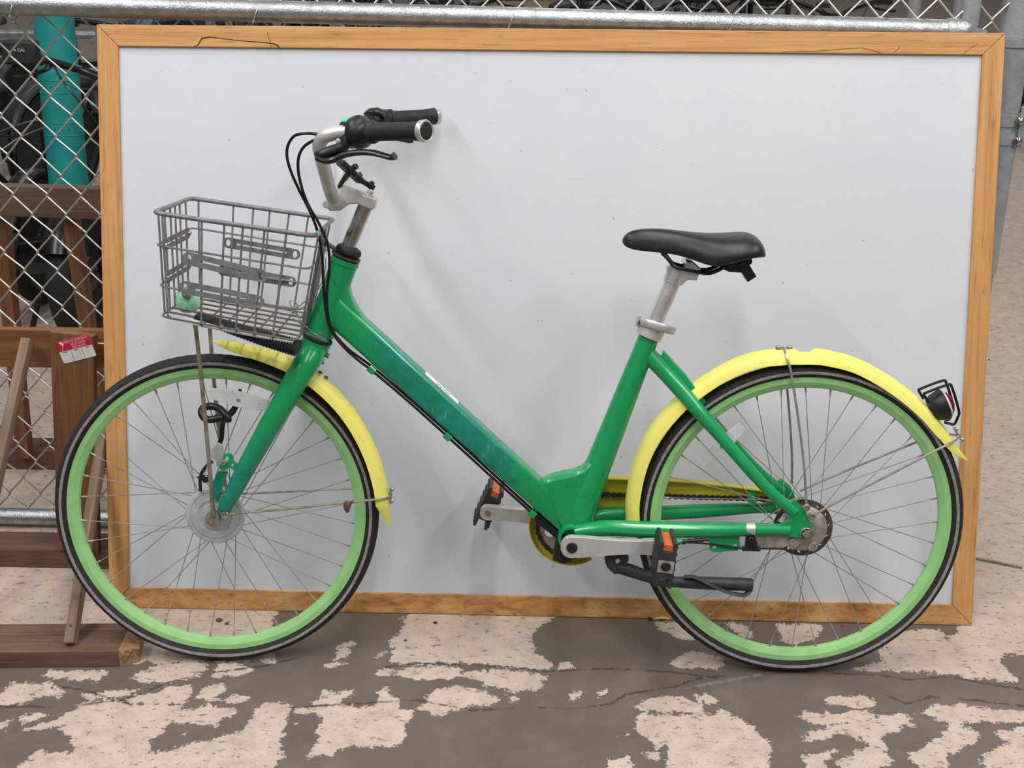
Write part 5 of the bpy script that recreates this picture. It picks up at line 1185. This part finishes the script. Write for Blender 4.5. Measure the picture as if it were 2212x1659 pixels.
# pink bicycle at the right edge
pk = copy_tree(ec2); pk.location = (3.70, 6.4, .001); pk.rotation_euler = (.05, 0, math.radians(15)); tag(pk, 'bright pink bicycle at the right edge beyond the corner post', 'bicycle', G1)
for c in pk.children:
    if c.name.split('.')[0] in ('frame', 'fender', 'fork', 'battery_case'):
        c.data = c.data.copy(); c.data.materials.clear(); c.data.materials.append(M_['pink_paint'])
# teal tube leaning behind the fence
ta, tb_ = Vector(WY(116, 40, 2.02)), Vector(WY(148, 390, 1.98)); td = (tb_ - ta).normalized(); k_ = (.540 - tb_.z) / td.z; tg = tb_ + td * k_
tt = ta - td * .30
tub = obj('teal_tube', tube([tuple(tg), tuple(tt)], .0665, 28), 'teal_paint')
tag(tub, 'thick teal tube with riveted seams standing on a bicycle behind the left fence', 'tube')
tax = (tt - tg).normalized()
for py in (186, 276):
    q = Vector(WY(132, py, 2.0)); s = (q - tg).dot(tax); c = tg + tax * s
    for off in (-.021, .021): obj('seam_ring', lathe([(.0663, -.0025), (.0682, 0), (.0663, .0025)], 28, tuple(c + tax * off), closed=True, ax=tuple(tax)), 'teal_paint', tub)
    e1 = tax.orthogonal().normalized(); e2 = tax.cross(e1)
    for k in range(18):
        th = 2 * math.pi * k / 18; d = e1 * math.cos(th) + e2 * math.sin(th); obj('rivet', lathe([(0, .002), (.0022, .0014), (.003, 0)], 8, tuple(c + d * .0662), ax=tuple(d)), 'brake_disc', tub)
# wooden rack behind the fence
rk2 = empty('storage_rack', (-1.5, .9, 0)); tag(rk2, 'dark reddish wooden rack standing behind the chain link mesh', 'rack')
def r2(p): return (p[0] + 1.5, p[1] - .9, p[2])
yy = .86
zt, zl = WY(100, 398, yy)[2], WY(100, 464, yy)[2]
timber('top_beam', r2((-2.1, yy, (zt + zl) / 2 + .01)), r2((WY(330, 430, yy)[0], yy, (zt + zl) / 2 - .008)), .04, zt - zl, 'rack_wood_red', rk2, label='reddish top beam')
for (x0, x1) in ((146, 178), (-6, 14), (330, 350)):
    a, b = WY(x0 + 8, 470, yy + .03), WY(x1 + 12, 705, yy + .03); d = Vector(b) - Vector(a); g = Vector(b) + d * ((.05 - b[2]) / d.z)
    timber('upright_board', r2(tuple(g)), r2(a), .04, .036, 'rack_wood', rk2, up=(1, 0, 0))
bz = GZ(80, 1000)
timber('base_beam', r2((-2.1, min(bz[1], 1.0), .03)), r2((-.9, min(bz[1], 1.0), .03)), .09, .06, 'rack_wood_red', rk2)
# second rail and a far fence panel
f2 = empty('far_fence', (0, 3.48, 0)); tag(f2, 'second galvanized fence farther back with thin rails and posts', 'fence')
za = WY(60, 69, 3.48)[2]
obj('rail', tube([(-3.2, 0, za), (WY(2072, 20, 3.48)[0], 0, za - .05)], .0165, 14), 'galvanized', f2)
obj('rail', tube([(-3.2, 0, .06), (WY(2072, 20, 3.48)[0], 0, .06)], .0165, 14), 'galvanized', f2)
for px_ in (1975, 2072): 
    x_ = WY(px_, 20, 3.48)[0]; obj('post', tube([(x_, 0, 0), (x_, 0, 2.2)], .028, 16), 'galvanized_dull', f2)
obj('post', tube([(-2.6, 0, 0), (-2.6, 0, 2.2)], .028, 16), 'galvanized_dull', f2)
# chain lock hanging on the left bicycles
lk = obj('chain_lock', tube([WY(*p) for p in ((30, 505, 1.1), (26, 540, 1.08), (18, 580, 1.06), (12, 600, 1.05))], .014, 10, k=5), 'lock_black'); tag(lk, 'black braided lock hanging below the reddish beam', 'lock')
lk2 = obj('chain_lock', tube([WY(*p) for p in ((84, 640, 1.35), (80, 665, 1.35), (72, 700, 1.36), (66, 728, 1.38))], .009, 10, k=5), 'lock_black'); tag(lk2, 'black braided cord hanging near the floor behind the mesh', 'lock')
# stacked pallets in the background
for i in range(4):
    p_ = empty('wooden_pallet', (-.30, 10.3, .145 * i)); tag(p_, ('topmost' if i == 3 else 'pale wooden') + ' pallet of the stack behind the black bicycles' + ('' if i == 3 else ', below the top one'), 'pallet', 'stacked pallets behind the fence')
    if i == 0:
        dk = mesh('deck_board', box((0, 0, 0), (1.1, .10, .02))); dk.materials.append(M_['pallet_wood']); bk_ = mesh('stringer', box((0, 0, 0), (.05, 1.0, .09))); bk_.materials.append(M_['pallet_wood'])
    for k in range(7):
        o = put('deck_board', dk, None, p_); o.location = (0, -.45 + .15 * k, .131)
    for k in range(3):
        o = put('deck_board', dk, None, p_); o.location = (0, -.45 + .45 * k, .0105)
    for k in range(3):
        o = put('stringer', bk_, None, p_); o.location = (-.5 + .5 * k, 0, .0705)
